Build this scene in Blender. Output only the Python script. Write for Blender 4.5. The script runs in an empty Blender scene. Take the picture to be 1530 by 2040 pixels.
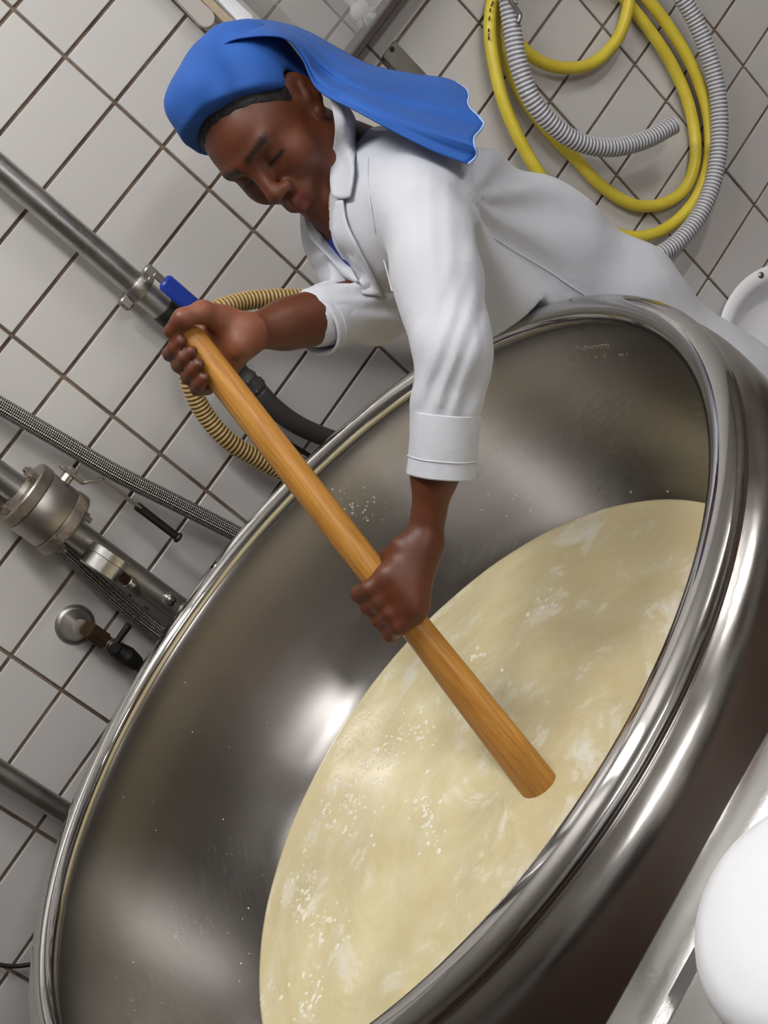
import bpy, math, random
import numpy as np
from mathutils import Vector, Matrix

random.seed(7)
rng = np.random.default_rng(7)
scene = bpy.context.scene
COL = scene.collection

# ---------------------------------------------------------------- camera
FPX = 2583.15                                   # focal length in pixels of a 1530x2040 frame
CAM = np.array([-0.80572, -2.06157, 1.72939])
RW = np.array([[0.54299, -0.46501, -0.69923],    # image right
               [-0.80226, -0.04126, -0.59555],   # image down
               [0.24809, 0.88434, -0.39547]])    # viewing direction
cam_data = bpy.data.cameras.new('camera')
cam_data.sensor_fit = 'VERTICAL'
cam_data.sensor_height = 36.0
cam_data.lens = FPX / 2040 * 36.0
cam_data.clip_start = 0.05
cam_obj = bpy.data.objects.new('camera', cam_data)
COL.objects.link(cam_obj)
mw = Matrix.Identity(4)
for i in range(3):
    mw[i][0] = RW[0][i]; mw[i][1] = -RW[1][i]; mw[i][2] = -RW[2][i]; mw[i][3] = CAM[i]
cam_obj.matrix_world = mw
scene.camera = cam_obj

# ---------------------------------------------------------------- world, lights, exposure
world = bpy.data.worlds.new('world'); scene.world = world
world.use_nodes = True
wbg = world.node_tree.nodes['Background']
wbg.inputs[0].default_value = (0.75, 0.77, 0.8, 1); wbg.inputs[1].default_value = 0.25
vs = scene.view_settings
vs.view_transform = 'Standard'; vs.look = 'None'; vs.gamma = 1.0; vs.use_curve_mapping = False
vs.exposure = 0.28

# ceiling lamps (built further down as opal diffusers): centre, length, radius, emission strength, colour, axis
LIGHTS = [((0.10, -4.30, 2.80), 1.25, .085, 44.0, (1.0, 0.985, 0.965), 'x'),
          ((1.9, -2.4, 2.80), 1.25, .075, 34.0, (1.0, 0.985, 0.965), 'x'),
          ((-0.25, -1.10, 2.80), 1.25, .075, 31.0, (1.0, 0.985, 0.965), 'y')]

# ---------------------------------------------------------------- helpers
def at(px, py, d):
    """world point seen at photograph pixel (px, py) at viewing depth d"""
    return CAM + d * ((px - 765) / FPX * RW[0] + (py - 1020) / FPX * RW[1] + RW[2])
def aty(px, py, Y):
    r = at(px, py, 1.0) - CAM
    return CAM + r * (Y - CAM[1]) / r[1]
def atz(px, py, Z):
    r = at(px, py, 1.0) - CAM
    return CAM + r * (Z - CAM[2]) / r[2]
def nrm(v):
    v = np.asarray(v, float); return v / np.linalg.norm(v)

def empty(name, loc=(0, 0, 0)):
    o = bpy.data.objects.new(name, None); o.empty_display_size = 0.05
    COL.objects.link(o); o.location = loc; return o
def tag(o, label=None, cat=None, group=None, kind=None):
    if label: o['label'] = label
    if cat: o['category'] = cat
    if group: o['group'] = group
    if kind: o['kind'] = kind
    return o
def link(name, me, mat, parent=None, smooth=True):
    o = bpy.data.objects.new(name, me); COL.objects.link(o)
    if mat is not None and not me.materials: me.materials.append(mat)
    if parent is not None:
        o.parent = parent
        pl = parent.location
        if parent.parent is not None: pl = pl + parent.parent.location
        if (pl.x or pl.y or pl.z):
            o.matrix_parent_inverse = Matrix.Translation(-pl)
    if smooth:
        me.polygons.foreach_set('use_smooth', [True] * len(me.polygons))
    return o
def mesh(name, V, F, uv=None):
    me = bpy.data.meshes.new(name)
    me.from_pydata([tuple(map(float, v)) for v in V], [], [tuple(map(int, f)) for f in F])
    if uv is not None:
        ul = me.uv_layers.new(name='UVMap')
        for l in me.loops: ul.data[l.index].uv = uv[l.vertex_index]
    me.update(); return me

class MB:
    """collects simple shapes into one mesh"""
    def __init__(s): s.V = []; s.F = []
    def add(s, V, F):
        n = len(s.V); s.V += [tuple(v) for v in V]; s.F += [tuple(i + n for i in f) for f in F]; return s
    def box(s, c, size, rot=None, bevel=0.0):
        sx, sy, sz = [x / 2 for x in size]; b = min(bevel, sx * .9, sy * .9, sz * .9)
        R = np.eye(3) if rot is None else np.array(rot)
        if b <= 0:
            V = [(x, y, z) for x in (-sx, sx) for y in (-sy, sy) for z in (-sz, sz)]
            F = [(0, 1, 3, 2), (4, 6, 7, 5), (0, 4, 5, 1), (2, 3, 7, 6), (0, 2, 6, 4), (1, 5, 7, 3)]
        else:
            V = []; idx = {}
            for ax in range(3):
                for sg in (-1, 1):
                    for (i, j) in ((-1, -1), (1, -1), (1, 1), (-1, 1)):
                        p = [0, 0, 0]; o = [a for a in range(3) if a != ax]
                        p[ax] = sg * (sx, sy, sz)[ax]
                        p[o[0]] = i * ((sx, sy, sz)[o[0]] - b); p[o[1]] = j * ((sx, sy, sz)[o[1]] - b)
                        idx[(ax, sg, i, j)] = len(V); V.append(tuple(p))
            F = []
            for ax in range(3):
                for sg in (-1, 1):
                    f = [idx[(ax, sg, i, j)] for (i, j) in ((-1, -1), (1, -1), (1, 1), (-1, 1))]
                    F.append(f if (sg == 1) != (ax == 1) else f[::-1])
            def key(ax, sg, d):
                o = [a for a in range(3) if a != ax]; return idx[(ax, sg, d[o[0]], d[o[1]])]
            for a in range(3):
                b1, b2 = [x for x in range(3) if x != a]
                for s1 in (-1, 1):
                    for s2 in (-1, 1):
                        d0 = {a: -1, b1: s1, b2: s2}; d1 = {a: 1, b1: s1, b2: s2}
                        F.append((key(b1, s1, d0), key(b1, s1, d1), key(b2, s2, d1), key(b2, s2, d0)))
            for x in (-1, 1):
                for y in (-1, 1):
                    for z in (-1, 1):
                        d = {0: x, 1: y, 2: z}; F.append((key(0, x, d), key(1, y, d), key(2, z, d)))
        V = [R @ np.array(v) + np.array(c) for v in V]
        return s.add(V, F)
    def lathe(s, prof, a, axis=(0, 0, 1), n=32, close=False):
        """prof: (radius, offset along axis) pairs"""
        ax = nrm(axis); t = np.array([1, 0, 0]) if abs(ax[0]) < .8 else np.array([0, 1, 0])
        u = nrm(np.cross(ax, t)); w = np.cross(ax, u); a = np.array(a, float)
        V = []; F = []; m = len(prof)
        for k in range(n):
            th = 2 * math.pi * k / n; d = math.cos(th) * u + math.sin(th) * w
            for (r, h) in prof: V.append(a + ax * h + d * r)
        for k in range(n):
            k2 = (k + 1) % n
            for j in range(m - 1 + (1 if close else 0)):
                j2 = (j + 1) % m
                F.append((k * m + j, k2 * m + j, k2 * m + j2, k * m + j2))
        return s.add(V, F)
    def cyl(s, a, b, r, r2=None, n=20, bev=0.0):
        a = np.array(a, float); b = np.array(b, float); L = np.linalg.norm(b - a); r2 = r if r2 is None else r2
        bv = min(bev, L * .45, r * .9, r2 * .9)
        if bv > 0: prof = [(0, 0), (r - bv, 0), (r, bv), (r2, L - bv), (r2 - bv, L), (0, L)]
        else: prof = [(0, 0), (r, 0), (r2, L), (0, L)]
        return s.lathe(prof, a, b - a, n)
    def sphere(s, c, r, sc=(1, 1, 1), n=12, rot=None):
        R = np.eye(3) if rot is None else np.array(rot); m = max(6, n // 2 + 1); V = []; F = []
        for i in range(m):
            ph = math.pi * i / (m - 1)
            for k in range(n):
                th = 2 * math.pi * k / n
                V.append(np.array(c) + R @ (r * np.array([math.sin(ph) * math.cos(th) * sc[0], math.sin(ph) * math.sin(th) * sc[1], math.cos(ph) * sc[2]])))
        for i in range(m - 1):
            for k in range(n):
                F.append((i * n + k, (i + 1) * n + k, (i + 1) * n + (k + 1) % n, i * n + (k + 1) % n))
        return s.add(V, F)
    def hexa(s, a, b, r): return s.lathe([(0, 0), (r, 0), (r, np.linalg.norm(np.array(b) - np.array(a))), (0, np.linalg.norm(np.array(b) - np.array(a)))], a, np.array(b) - np.array(a), 6)
    def build(s, name, mat, parent=None, smooth=True):
        me = mesh(name, s.V, s.F)
        import bmesh
        bm = bmesh.new(); bm.from_mesh(me); bmesh.ops.remove_doubles(bm, verts=bm.verts, dist=1e-6)
        bmesh.ops.recalc_face_normals(bm, faces=bm.faces); bm.to_mesh(me); bm.free()
        o = link(name, me, mat, parent, smooth)
        if smooth:
            try: me.set_sharp_from_angle(angle=math.radians(38))
            except Exception: pass
        return o

def catmull(pts, n):
    P = np.array(pts, float); P = np.vstack([2 * P[0] - P[1], P, 2 * P[-1] - P[-2]])
    out = []
    for i in range(1, len(P) - 2):
        p0, p1, p2, p3 = P[i - 1:i + 3]
        for k in range(n):
            t = k / n
            out.append(.5 * ((2 * p1) + (-p0 + p2) * t + (2 * p0 - 5 * p1 + 4 * p2 - p3) * t * t + (-p0 + 3 * p1 - 3 * p2 + p3) * t ** 3))
    out.append(P[-2]); return np.array(out)
def resample(P, step):
    seg = np.linalg.norm(np.diff(P, axis=0), axis=1); s = np.r_[0, np.cumsum(seg)]
    n = max(2, int(s[-1] / step) + 1); t = np.linspace(0, s[-1], n)
    return np.c_[[np.interp(t, s, P[:, k]) for k in range(3)]].T, t
def sweep(name, pts, radius, mat, parent=None, seg=16, step=0.01, rib=None, amp=0.0, smoothpts=True):
    """tube along a path; rib = pitch of corrugation, amp = its depth; UV u = metres along, v = around"""
    P = catmull(pts, 14) if smoothpts else np.array(pts, float)
    st = step if rib is None else rib / 5.0
    P, t = resample(P, st)
    T = np.gradient(P, axis=0); T /= np.linalg.norm(T, axis=1)[:, None]
    u = nrm(np.cross(T[0], [0.3, 0.9, 0.2])); V = []; UV = []
    for i in range(len(P)):
        u = nrm(u - T[i] * (u @ T[i])); w = np.cross(T[i], u)
        r = radius if rib is None else radius + amp * math.cos(2 * math.pi * t[i] / rib)
        for k in range(seg):
            th = 2 * math.pi * k / seg
            V.append(P[i] + r * (math.cos(th) * u + math.sin(th) * w)); UV.append((t[i], k / seg))
    F = [(i * seg + k, i * seg + (k + 1) % seg, (i + 1) * seg + (k + 1) % seg, (i + 1) * seg + k) for i in range(len(P) - 1) for k in range(seg)]
    n = len(V); V += [P[0], P[-1]]; UV += [(0, 0), (t[-1], 0)]
    F += [(n, (k + 1) % seg, k) for k in range(seg)] + [(n + 1, (len(P) - 1) * seg + k, (len(P) - 1) * seg + (k + 1) % seg) for k in range(seg)]
    return link(name, mesh(name, V, F, UV), mat, parent)

# ---------------------------------------------------------------- materials
def srgb(r, g, b):
    f = lambda c: (c / 255) / 12.92 if c <= 10 else (((c / 255) + .055) / 1.055) ** 2.4
    return (f(r), f(g), f(b), 1)
class NT:
    def __init__(s, name):
        s.m = bpy.data.materials.new(name); s.m.use_nodes = True; s.t = s.m.node_tree
        s.p = s.t.nodes['Principled BSDF']; s.out = s.t.nodes['Material Output']
    def n(s, typ, **kw):
        nd = s.t.nodes.new(typ)
        for k, v in kw.items():
            if k in nd.inputs.keys(): nd.inputs[k].default_value = v
            else: setattr(nd, k, v)
        return nd
    def l(s, a, b): s.t.links.new(a, b)
    def ramp(s, fac, stops):
        r = s.n('ShaderNodeValToRGB'); e = r.color_ramp.elements
        while len(e) < len(stops): e.new(.5)
        for i, (p, c) in enumerate(stops): e[i].position = p; e[i].color = c if len(c) == 4 else (*c, 1)
        s.l(fac, r.inputs[0]); return r.outputs[0]
    def noise(s, scale, detail=4, rough=.55, coord=None, distortion=0.0):
        nd = s.n('ShaderNodeTexNoise'); nd.inputs['Scale'].default_value = scale; nd.inputs['Detail'].default_value = detail
        nd.inputs['Roughness'].default_value = rough; nd.inputs['Distortion'].default_value = distortion
        if coord is not None: s.l(coord, nd.inputs['Vector'])
        return nd.outputs['Fac']
    def coord(s, which='Object', scale=(1, 1, 1), rot=(0, 0, 0)):
        tc = s.n('ShaderNodeTexCoord'); mp = s.n('ShaderNodeMapping')
        mp.inputs['Scale'].default_value = scale; mp.inputs['Rotation'].default_value = rot
        s.l(tc.outputs[which], mp.inputs['Vector']); return mp.outputs[0]
    def bump(s, h, strength=.3, dist=.01, prev=None):
        b = s.n('ShaderNodeBump'); b.inputs['Strength'].default_value = strength; b.inputs['Distance'].default_value = dist
        s.l(h, b.inputs['Height'])
        if prev is not None: s.l(prev, b.inputs['Normal'])
        return b.outputs[0]
    def set(s, **kw):
        mp = {'color': 'Base Color', 'rough': 'Roughness', 'metal': 'Metallic', 'spec': 'Specular IOR Level', 'sss': 'Subsurface Weight', 'coat': 'Coat Weight', 'coatr': 'Coat Roughness', 'alpha': 'Alpha', 'trans': 'Transmission Weight', 'ior': 'IOR', 'aniso': 'Anisotropic', 'normal': 'Normal', 'sheen': 'Sheen Weight'}
        for k, v in kw.items():
            i = s.p.inputs[mp[k]]
            if hasattr(v, 'is_output'): s.l(v, i)
            else: i.default_value = v
        return s
    def mapr(s, v, a, b, c, d):
        m = s.n('ShaderNodeMapRange'); m.inputs[1].default_value = a; m.inputs[2].default_value = b; m.inputs[3].default_value = c; m.inputs[4].default_value = d
        s.l(v, m.inputs[0]); return m.outputs[0]
    def math(s, op, a, b=None):
        m = s.n('ShaderNodeMath', operation=op)
        for i, v in enumerate((a, b)):
            if v is None: continue
            if hasattr(v, 'is_output'): s.l(v, m.inputs[i])
            else: m.inputs[i].default_value = v
        return m.outputs[0]
    def mix(s, fac, a, b):
        m = s.n('ShaderNodeMix', data_type='RGBA')
        for i, v in ((0, fac), (6, a), (7, b)):
            if hasattr(v, 'is_output'): s.l(v, m.inputs[i])
            else: m.inputs[i].default_value = v
        return m.outputs[2]
M = {}
def simple(name, col, rough=.5, metal=0.0, noise_amt=0.0, nscale=20, bump=0.0, bscale=150, spec=.5):
    t = NT(name); t.set(rough=rough, metal=metal, spec=spec)
    if noise_amt > 0:
        f = t.noise(nscale, 5, .6, t.coord())
        c2 = tuple(x * (1 - noise_amt) for x in col[:3]) + (1,)
        c1 = tuple(min(1, x * (1 + noise_amt * .4)) for x in col[:3]) + (1,)
        t.set(color=t.ramp(f, [(.3, c2), (.7, c1)]))
    else: t.set(color=col)
    if bump > 0: t.set(normal=t.bump(t.noise(bscale, 3, .5, t.coord()), bump, .004))
    M[name] = t.m; return t.m

# glazed wall tile: own slight tone per tile
t = NT('tile_glaze'); oi = t.n('ShaderNodeObjectInfo')
c = t.mix(oi.outputs['Random'], srgb(188, 185, 183), srgb(194, 192, 190))
f = t.noise(3.0, 3, .5, t.coord('Object')); c = t.mix(t.mapr(f, .35, .75, 0, .35), c, srgb(185, 180, 177))
t.set(color=c, rough=.27, spec=.5); M['tile'] = t.m
t = NT('grout'); f = t.noise(14, 5, .65, t.coord())
t.set(color=t.ramp(f, [(.3, srgb(70, 57, 49)), (.5, srgb(108, 92, 80)), (.75, srgb(138, 121, 105))]), rough=.9, normal=t.bump(t.noise(300, 3, .6, t.coord()), .4, .002)); M['grout'] = t.m
# steel
def steel(name, base, rough, scr=0.0, spots=0.0):
    t = NT(name); co = t.coord('Object')
    f = t.noise(6, 4, .6, co)
    t.set(metal=1.0, color=t.mix(t.mapr(f, .3, .7, 0, 1), base, tuple(x * .88 for x in base[:3]) + (1,)))
    r = t.mapr(t.noise(11, 5, .6, co), .3, .7, rough * .75, rough * 1.3)
    t.set(rough=r)
    if scr > 0:
        cs = t.coord('Object', scale=(1, 1, 9)); t.set(normal=t.bump(t.noise(140, 3, .7, cs), scr, .0015))
    M[name] = t.m; return t
steel('steel_polished', (.62, .61, .60, 1), .07)
steel('steel_pipe', (.50, .49, .47, 1), .30, .15)
steel('steel_dull', (.42, .40, .37, 1), .38, .15)
steel('steel_sheet', (.55, .54, .53, 1), .20, .10)
steel('steel_jacket', (.52, .50, .48, 1), .20, .04)
# bowl: circumferential brushing, random arc scratches, faint milk film
VC = np.array([-0.5977, -0.7147, 1.0662]); VR = 0.531
t = NT('steel_bowl')
tc = t.n('ShaderNodeTexCoord'); mp = t.n('ShaderNodeMapping'); mp.inputs['Location'].default_value = (-VC[0], -VC[1], -VC[2])
t.l(tc.outputs['Object'], mp.inputs['Vector']); sp = t.n('ShaderNodeSeparateXYZ'); t.l(mp.outputs[0], sp.inputs[0])
ang = t.math('ARCTAN2', sp.outputs[1], sp.outputs[0])
cb2 = t.n('ShaderNodeCombineXYZ'); t.l(t.math('MULTIPLY', ang, 2.2), cb2.inputs[0]); t.l(t.math('ADD', t.math('MULTIPLY', sp.outputs[2], 110.0), t.math('MULTIPLY', ang, 22.0)), cb2.inputs[1])
scr = t.noise(1.6, 3, .5, cb2.outputs[0], .5)
line = t.math('MULTIPLY', t.mapr(t.math('ABSOLUTE', t.math('SUBTRACT', scr, .5)), 0, .0045, .7, 0), t.math('MULTIPLY', t.mapr(sp.outputs[2], -.10, -.20, 0, 1), t.mapr(t.noise(3.0, 2, .5, mp.outputs[0]), .45, .60, 0, 1)))
blot = t.noise(4, 3, .5, mp.outputs[0])
col = t.mix(t.mapr(blot, .1, .9, 0, 1), (.40, .385, .375, 1), (.33, .315, .305, 1))
t.set(metal=1.0, color=t.mix(t.math('MULTIPLY', line, .35), col, (.75, .74, .72, 1)), rough=t.math('ADD', t.mapr(t.noise(3, 2, .5, mp.outputs[0]), .1, .9, .22, .30), t.math('MULTIPLY', line, .10)))
M['bowl'] = t.m

# ---------------------------------------------------------------- room
def plane(name, corners, mat):
    me = mesh(name, corners, [(0, 1, 2, 3)]); o = link(name, me, mat, smooth=False); tag(o, kind='structure'); return o
t = NT('floor_tiles'); co = t.coord('Object', scale=(1, 1, 1))
br = t.n('ShaderNodeTexBrick'); br.offset = 0.0; br.inputs['Scale'].default_value = 5.0; br.inputs['Mortar Size'].default_value = .012
br.inputs['Brick Width'].default_value = .5; br.inputs['Row Height'].default_value = .5
br.inputs['Color1'].default_value = srgb(92, 73, 61); br.inputs['Color2'].default_value = srgb(82, 66, 56); br.inputs['Mortar'].default_value = srgb(70, 60, 55)
t.l(co, br.inputs['Vector']); t.set(color=br.outputs['Color'], rough=.35); M['floor'] = t.m
t = NT('far_wall'); co = t.coord('Generated', scale=(1, 1, 1))
t.set(color=srgb(205, 202, 198), rough=.5); M['farwall'] = t.m
t = NT('dark_wall'); t.set(color=srgb(118, 110, 104), rough=.6); M['darkwall'] = t.m
simple('ceiling_paint', srgb(222, 220, 216), .8)
X0, X1, Y0, ZC = -3.4, 3.6, -6.2, 2.9
plane('floor', [(X0, Y0, 0), (X1, Y0, 0), (X1, .02, 0), (X0, .02, 0)], M['floor'])
plane('ceiling', [(X0, Y0, ZC), (X0, .02, ZC), (X1, .02, ZC), (X1, Y0, ZC)], M['ceiling_paint'])
plane('wall_left', [(X0, Y0, 0), (X0, .02, 0), (X0, .02, ZC), (X0, Y0, ZC)], M['darkwall'])
plane('wall_right', [(X1, .02, 0), (X1, Y0, 0), (X1, Y0, ZC), (X1, .02, ZC)], M['darkwall'])
plane('wall_front', [(X0, Y0, 0), (X0, Y0, ZC), (X1, Y0, ZC), (X1, Y0, 0)], M['farwall'])
# tiled wall: mortar bed as the wall, every tile in view a piece of its own
wall = link('wall_back', MB().box(((X0 + X1) / 2, .012, ZC / 2), (X1 - X0, .02, ZC)).build('tmp', None).data, M['grout'], smooth=False)
bpy.data.objects.remove(bpy.data.objects['tmp'])
tag(wall, kind='structure')
TW, TH, GAP = 0.2, 0.1, 0.0058
tile_me = mesh('tile', *(lambda b: (b.V, b.F))(MB().box((0, 0, 0), (TW - GAP, .008, TH - GAP), bevel=.0012)))
tile_me.materials.append(M['tile'])
def inframe(p, m=60):
    c = RW @ (np.array(p) - CAM)
    if c[2] < .1: return False
    x = 765 + FPX * c[0] / c[2]; y = 1020 + FPX * c[1] / c[2]
    return -m < x < 1530 + m and -m < y < 2040 + m
rest = MB()
for ci in range(-17, 18):
    for ri in range(-11, 18):
        cx = ci * TW + TW / 2; cz = 1.8 - ri * TH - TH / 2
        if any(inframe((cx + sx * TW / 2, 0, cz + sz * TH / 2)) for sx in (-1, 0, 1) for sz in (-1, 0, 1)):
            o = bpy.data.objects.new('tile', tile_me); COL.objects.link(o); o.parent = wall
            o.location = (cx, 0.0015 + random.uniform(-.0006, .0006), cz)
            o.rotation_euler = (random.uniform(-.004, .004), 0, random.uniform(-.003, .003))
        else:
            rest.box((cx, 0.0015, cz), (TW - GAP, .008, TH - GAP), bevel=.0012)
o = rest.build('tiling', M['tile'], wall, smooth=False); o['kind'] = 'stuff'

# ceiling lamps: housings round the light sources
simple('lamp_housing', srgb(225, 225, 222), .4)
for i, (lc, ln, lr, ls, lcol, lax) in enumerate(LIGHTS):
    x, y, z = lc; ux, uy = (1, 0) if lax == 'x' else (0, 1)
    e = empty('ceiling_lamp', (x, y, ZC)); tag(e, ['long ceiling lamp above and behind the camera', 'long ceiling lamp on the right side of the room', 'long ceiling lamp directly above the vat'][i], 'ceiling lamp', 'ceiling lamps outside the picture')
    wd = 2 * lr + .05; MB().box((x, y, (ZC + z) / 2), (ln + .06 if ux else wd, ln + .06 if uy else wd, ZC - z), bevel=.01).build('housing', M['lamp_housing'], e)
    t = NT('lamp_glow'); t.set(color=(.9, .9, .9, 1), rough=.5); t.p.inputs['Emission Color'].default_value = (*lcol, 1); t.p.inputs['Emission Strength'].default_value = ls
    mb = MB(); nn = 14
    for sx in (-1, 1):
        for k in range(nn + 1):
            c_ = lr * math.cos(math.pi * k / nn); mb.V.append((x + ux * sx * ln / 2 + uy * c_, y + uy * sx * ln / 2 + ux * c_, z - 1.25 * lr * math.sin(math.pi * k / nn)))
    mb.F += [(k, k + 1, nn + 2 + k, nn + 1 + k) for k in range(nn)] + [tuple(range(nn + 1)), tuple(range(2 * nn + 1, nn, -1))]
    mb.build('diffuser', t.m, e)

# ---------------------------------------------------------------- the vat
vat = empty('cheese_vat', (VC[0], VC[1], 0))
tag(vat, 'large round polished stainless steel cheese vat full of whey', 'vat')
ring = [(VR + .0195 * math.cos(a), .0145 * math.sin(a)) for a in np.linspace(0, 2 * math.pi, 29)[:-1]]
MB().lathe(ring, VC, n=220, close=True).build('rim', M['steel_polished'], vat)
inner = [(VR - .013, -.008), (.516, -.014), (.514, -.03), (.511, -.07), (.506, -.11), (.496, -.16), (.481, -.21), (.462, -.255), (.440, -.296), (.40, -.35), (.34, -.41), (.25, -.47), (.13, -.515), (.04, -.528), (0, -.53)]
inner = catmull([(a, b, 0) for a, b in inner], 4)[:, :2]
MB().lathe([tuple(p) for p in inner], VC, n=200).build('bowl', M['bowl'], vat)
outer = [(VR + .010, -.0115), (VR + .014, -.0150), (VR + .019, -.0195), (VR + .024, -.0260), (VR + .028, -.036), (VR + .0305, -.052), (VR + .032, -.08), (VR + .0325, -.12), (VR + .033, -.2), (VR + .033, -.45), (VR + .030, -.56), (VR + .015, -.63), (.43, -.68), (.2, -.70), (0, -.70)]
outer = catmull([(a, b, 0) for a, b in outer], 4)[:, :2]
MB().lathe([tuple(p) for p in outer], VC, n=200).build('jacket', M['steel_jacket'], vat)
for k in range(3):
    a = math.radians(30 + 120 * k); x, y = VC[0] + .36 * math.cos(a), VC[1] + .36 * math.sin(a)
    MB().cyl((x, y, 0.02), (x, y, VC[2] - .62), .03, n=20).cyl((x, y, 0), (x, y, .025), .05, bev=.004).build('leg', M['steel_pipe'], vat)
def bowl_point(px, py, off=0.0):
    """point on the inner wall of the vat seen at a photograph pixel"""
    r = at(px, py, 1.0) - CAM
    for d in np.arange(1.05, 2.4, .0015):
        w = CAM + r * d; dz = w[2] - VC[2]; rad = math.hypot(w[0] - VC[0], w[1] - VC[1])
        if dz < -.005 and rad > np.interp(-dz, -inner[:, 1], inner[:, 0]):
            e = np.array([w[0] - VC[0], w[1] - VC[1], 0]) / rad
            return w - e * off, e
    return None, None
# worn engraved lettering high on the inner wall (two lines, mostly rubbed away)
simple('engraving', srgb(168, 166, 160), .7)
eng = MB()
def stroke(px, py, dx, dy, w):
    a, e = bowl_point(px, py, .0006); b, _ = bowl_point(px + dx, py + dy, .0006)
    if a is None or b is None: return
    d = b - a; s = nrm(np.cross(d, e)) * w * .5; n = e * .0004
    eng.add([a - s + n, a + s + n, b + s + n, b - s + n, a - s - n, a + s - n, b + s - n, b - s - n], [(0, 1, 2, 3), (4, 7, 6, 5), (0, 4, 5, 1), (1, 5, 6, 2), (2, 6, 7, 3), (3, 7, 4, 0)])
for k in range(12):                                       # upper line
    x = 1149 + 5.7 * k; y = 694.5 - .62 * k; h = 5.2
    stroke(x - 1.2, y - h / 2, 2.6, h, .0012)
    if k % 3 == 0: stroke(x - 1.6, y - h / 2, 3.6, -.4, .0009)
    if k % 3 == 1: stroke(x + .4, y - h / 2, 2.4, h, .0009); stroke(x - .4, y, 2.2, -.3, .0008)
    if k % 3 == 2: stroke(x + 1.2, y + h / 2, 2.6, -.4, .0008); stroke(x - .8, y - .4, 2.4, -.3, .0008)
for x0, n in ((1119, 1), (1129, 3), (1138, 2), (1151, 1), (1169, 2), (1187, 2), (1204, 2), (1235, 2), (1242, 1), (1250, 1)):   # lower line, gaps where it is worn off
    for j in range(n):
        x = x0 + 3.2 * j; y = 717 - .082 * (x - 1119)
        stroke(x - 1, y - 2.4, 2.2, 4.8, .0010)
        if j % 2: stroke(x - 3.4, y - 2.2, 3.2, -.3, .0008)
eng.build('engraved_lettering', M['engraving'], vat, smooth=False)

# ---------------------------------------------------------------- whey with curds
ZL = 0.7800
t = NT('whey'); mpn = t.n('ShaderNodeMapping'); tc = t.n('ShaderNodeTexCoord'); mpn.inputs['Location'].default_value = (-VC[0], -VC[1], 0)
t.l(tc.outputs['Object'], mpn.inputs['Vector'])
sp = t.n('ShaderNodeSeparateXYZ'); t.l(mpn.outputs[0], sp.inputs[0])
ang = t.math('ARCTAN2', sp.outputs[1], sp.outputs[0])
rad = t.math('SQRT', t.math('ADD', t.math('MULTIPLY', sp.outputs[0], sp.outputs[0]), t.math('MULTIPLY', sp.outputs[1], sp.outputs[1])))
# swirl: streaks drawn out along the direction of stirring
ca = t.math('COSINE', t.math('ADD', ang, t.math('MULTIPLY', rad, 1.5))); sa = t.math('SINE', t.math('ADD', ang, t.math('MULTIPLY', rad, 1.5)))
cb = t.n('ShaderNodeCombineXYZ'); t.l(t.math('MULTIPLY', ca, .35), cb.inputs[0]); t.l(t.math('MULTIPLY', sa, .35), cb.inputs[1]); t.l(t.math('MULTIPLY', rad, 2.6), cb.inputs[2])
streak = t.noise(9.0, 5, .6, cb.outputs[0], .5)
big = t.noise(3.2, 2, .5, mpn.outputs[0])
blobs = t.noise(10, 5, .6, mpn.outputs[0], .8)
base = t.mix(t.mapr(streak, .3, .7, 0, 1), srgb(222, 208, 160), srgb(234, 224, 186))
base = t.mix(t.mapr(big, .4, .65, 0, .5), base, srgb(208, 192, 150))
foam = t.math('MULTIPLY', t.mapr(blobs, .48, .68, 0, 1), t.mapr(streak, .38, .62, 0, 1))
base = t.mix(t.math('MULTIPLY', foam, .9), base, srgb(246, 243, 232))
t.set(color=base, rough=t.mapr(foam, 0, 1, .20, .5), spec=.4, sss=.25)
t.p.inputs['Subsurface Radius'].default_value = (.012, .009, .005)
t.set(normal=t.bump(streak, .22, .010, t.bump(blobs, .30, .006)))
M['whey'] = t.m
n_r, n_a = 70, 160; V = [(VC[0], VC[1], ZL)]; F = []
def wave(x, y):
    a = math.atan2(y, x); r = math.hypot(x, y)
    return (.0022 * math.sin(3 * a + 14 * r) * r / .44 + .0018 * math.sin(38 * x + 21 * y) + .0015 * math.sin(-29 * x + 47 * y + 1.3)) * min(1.0, max(0.12, (.44 - r) / .06)) + .003 * (r / .44) ** 2 - .0015
RL = float(np.interp(VC[2] - ZL, -inner[:, 1], inner[:, 0])) + .004
for i in range(1, n_r + 1):
    for k in range(n_a):
        r = RL * i / n_r; a = 2 * math.pi * k / n_a; x, y = r * math.cos(a), r * math.sin(a)
        V.append((VC[0] + x, VC[1] + y, ZL + wave(x, y)))
for k in range(n_a): F.append((0, 1 + k, 1 + (k + 1) % n_a))
for i in range(n_r - 1):
    for k in range(n_a):
        a = 1 + i * n_a + k; b = 1 + i * n_a + (k + 1) % n_a
        F.append((a, a + n_a, b + n_a, b))
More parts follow.
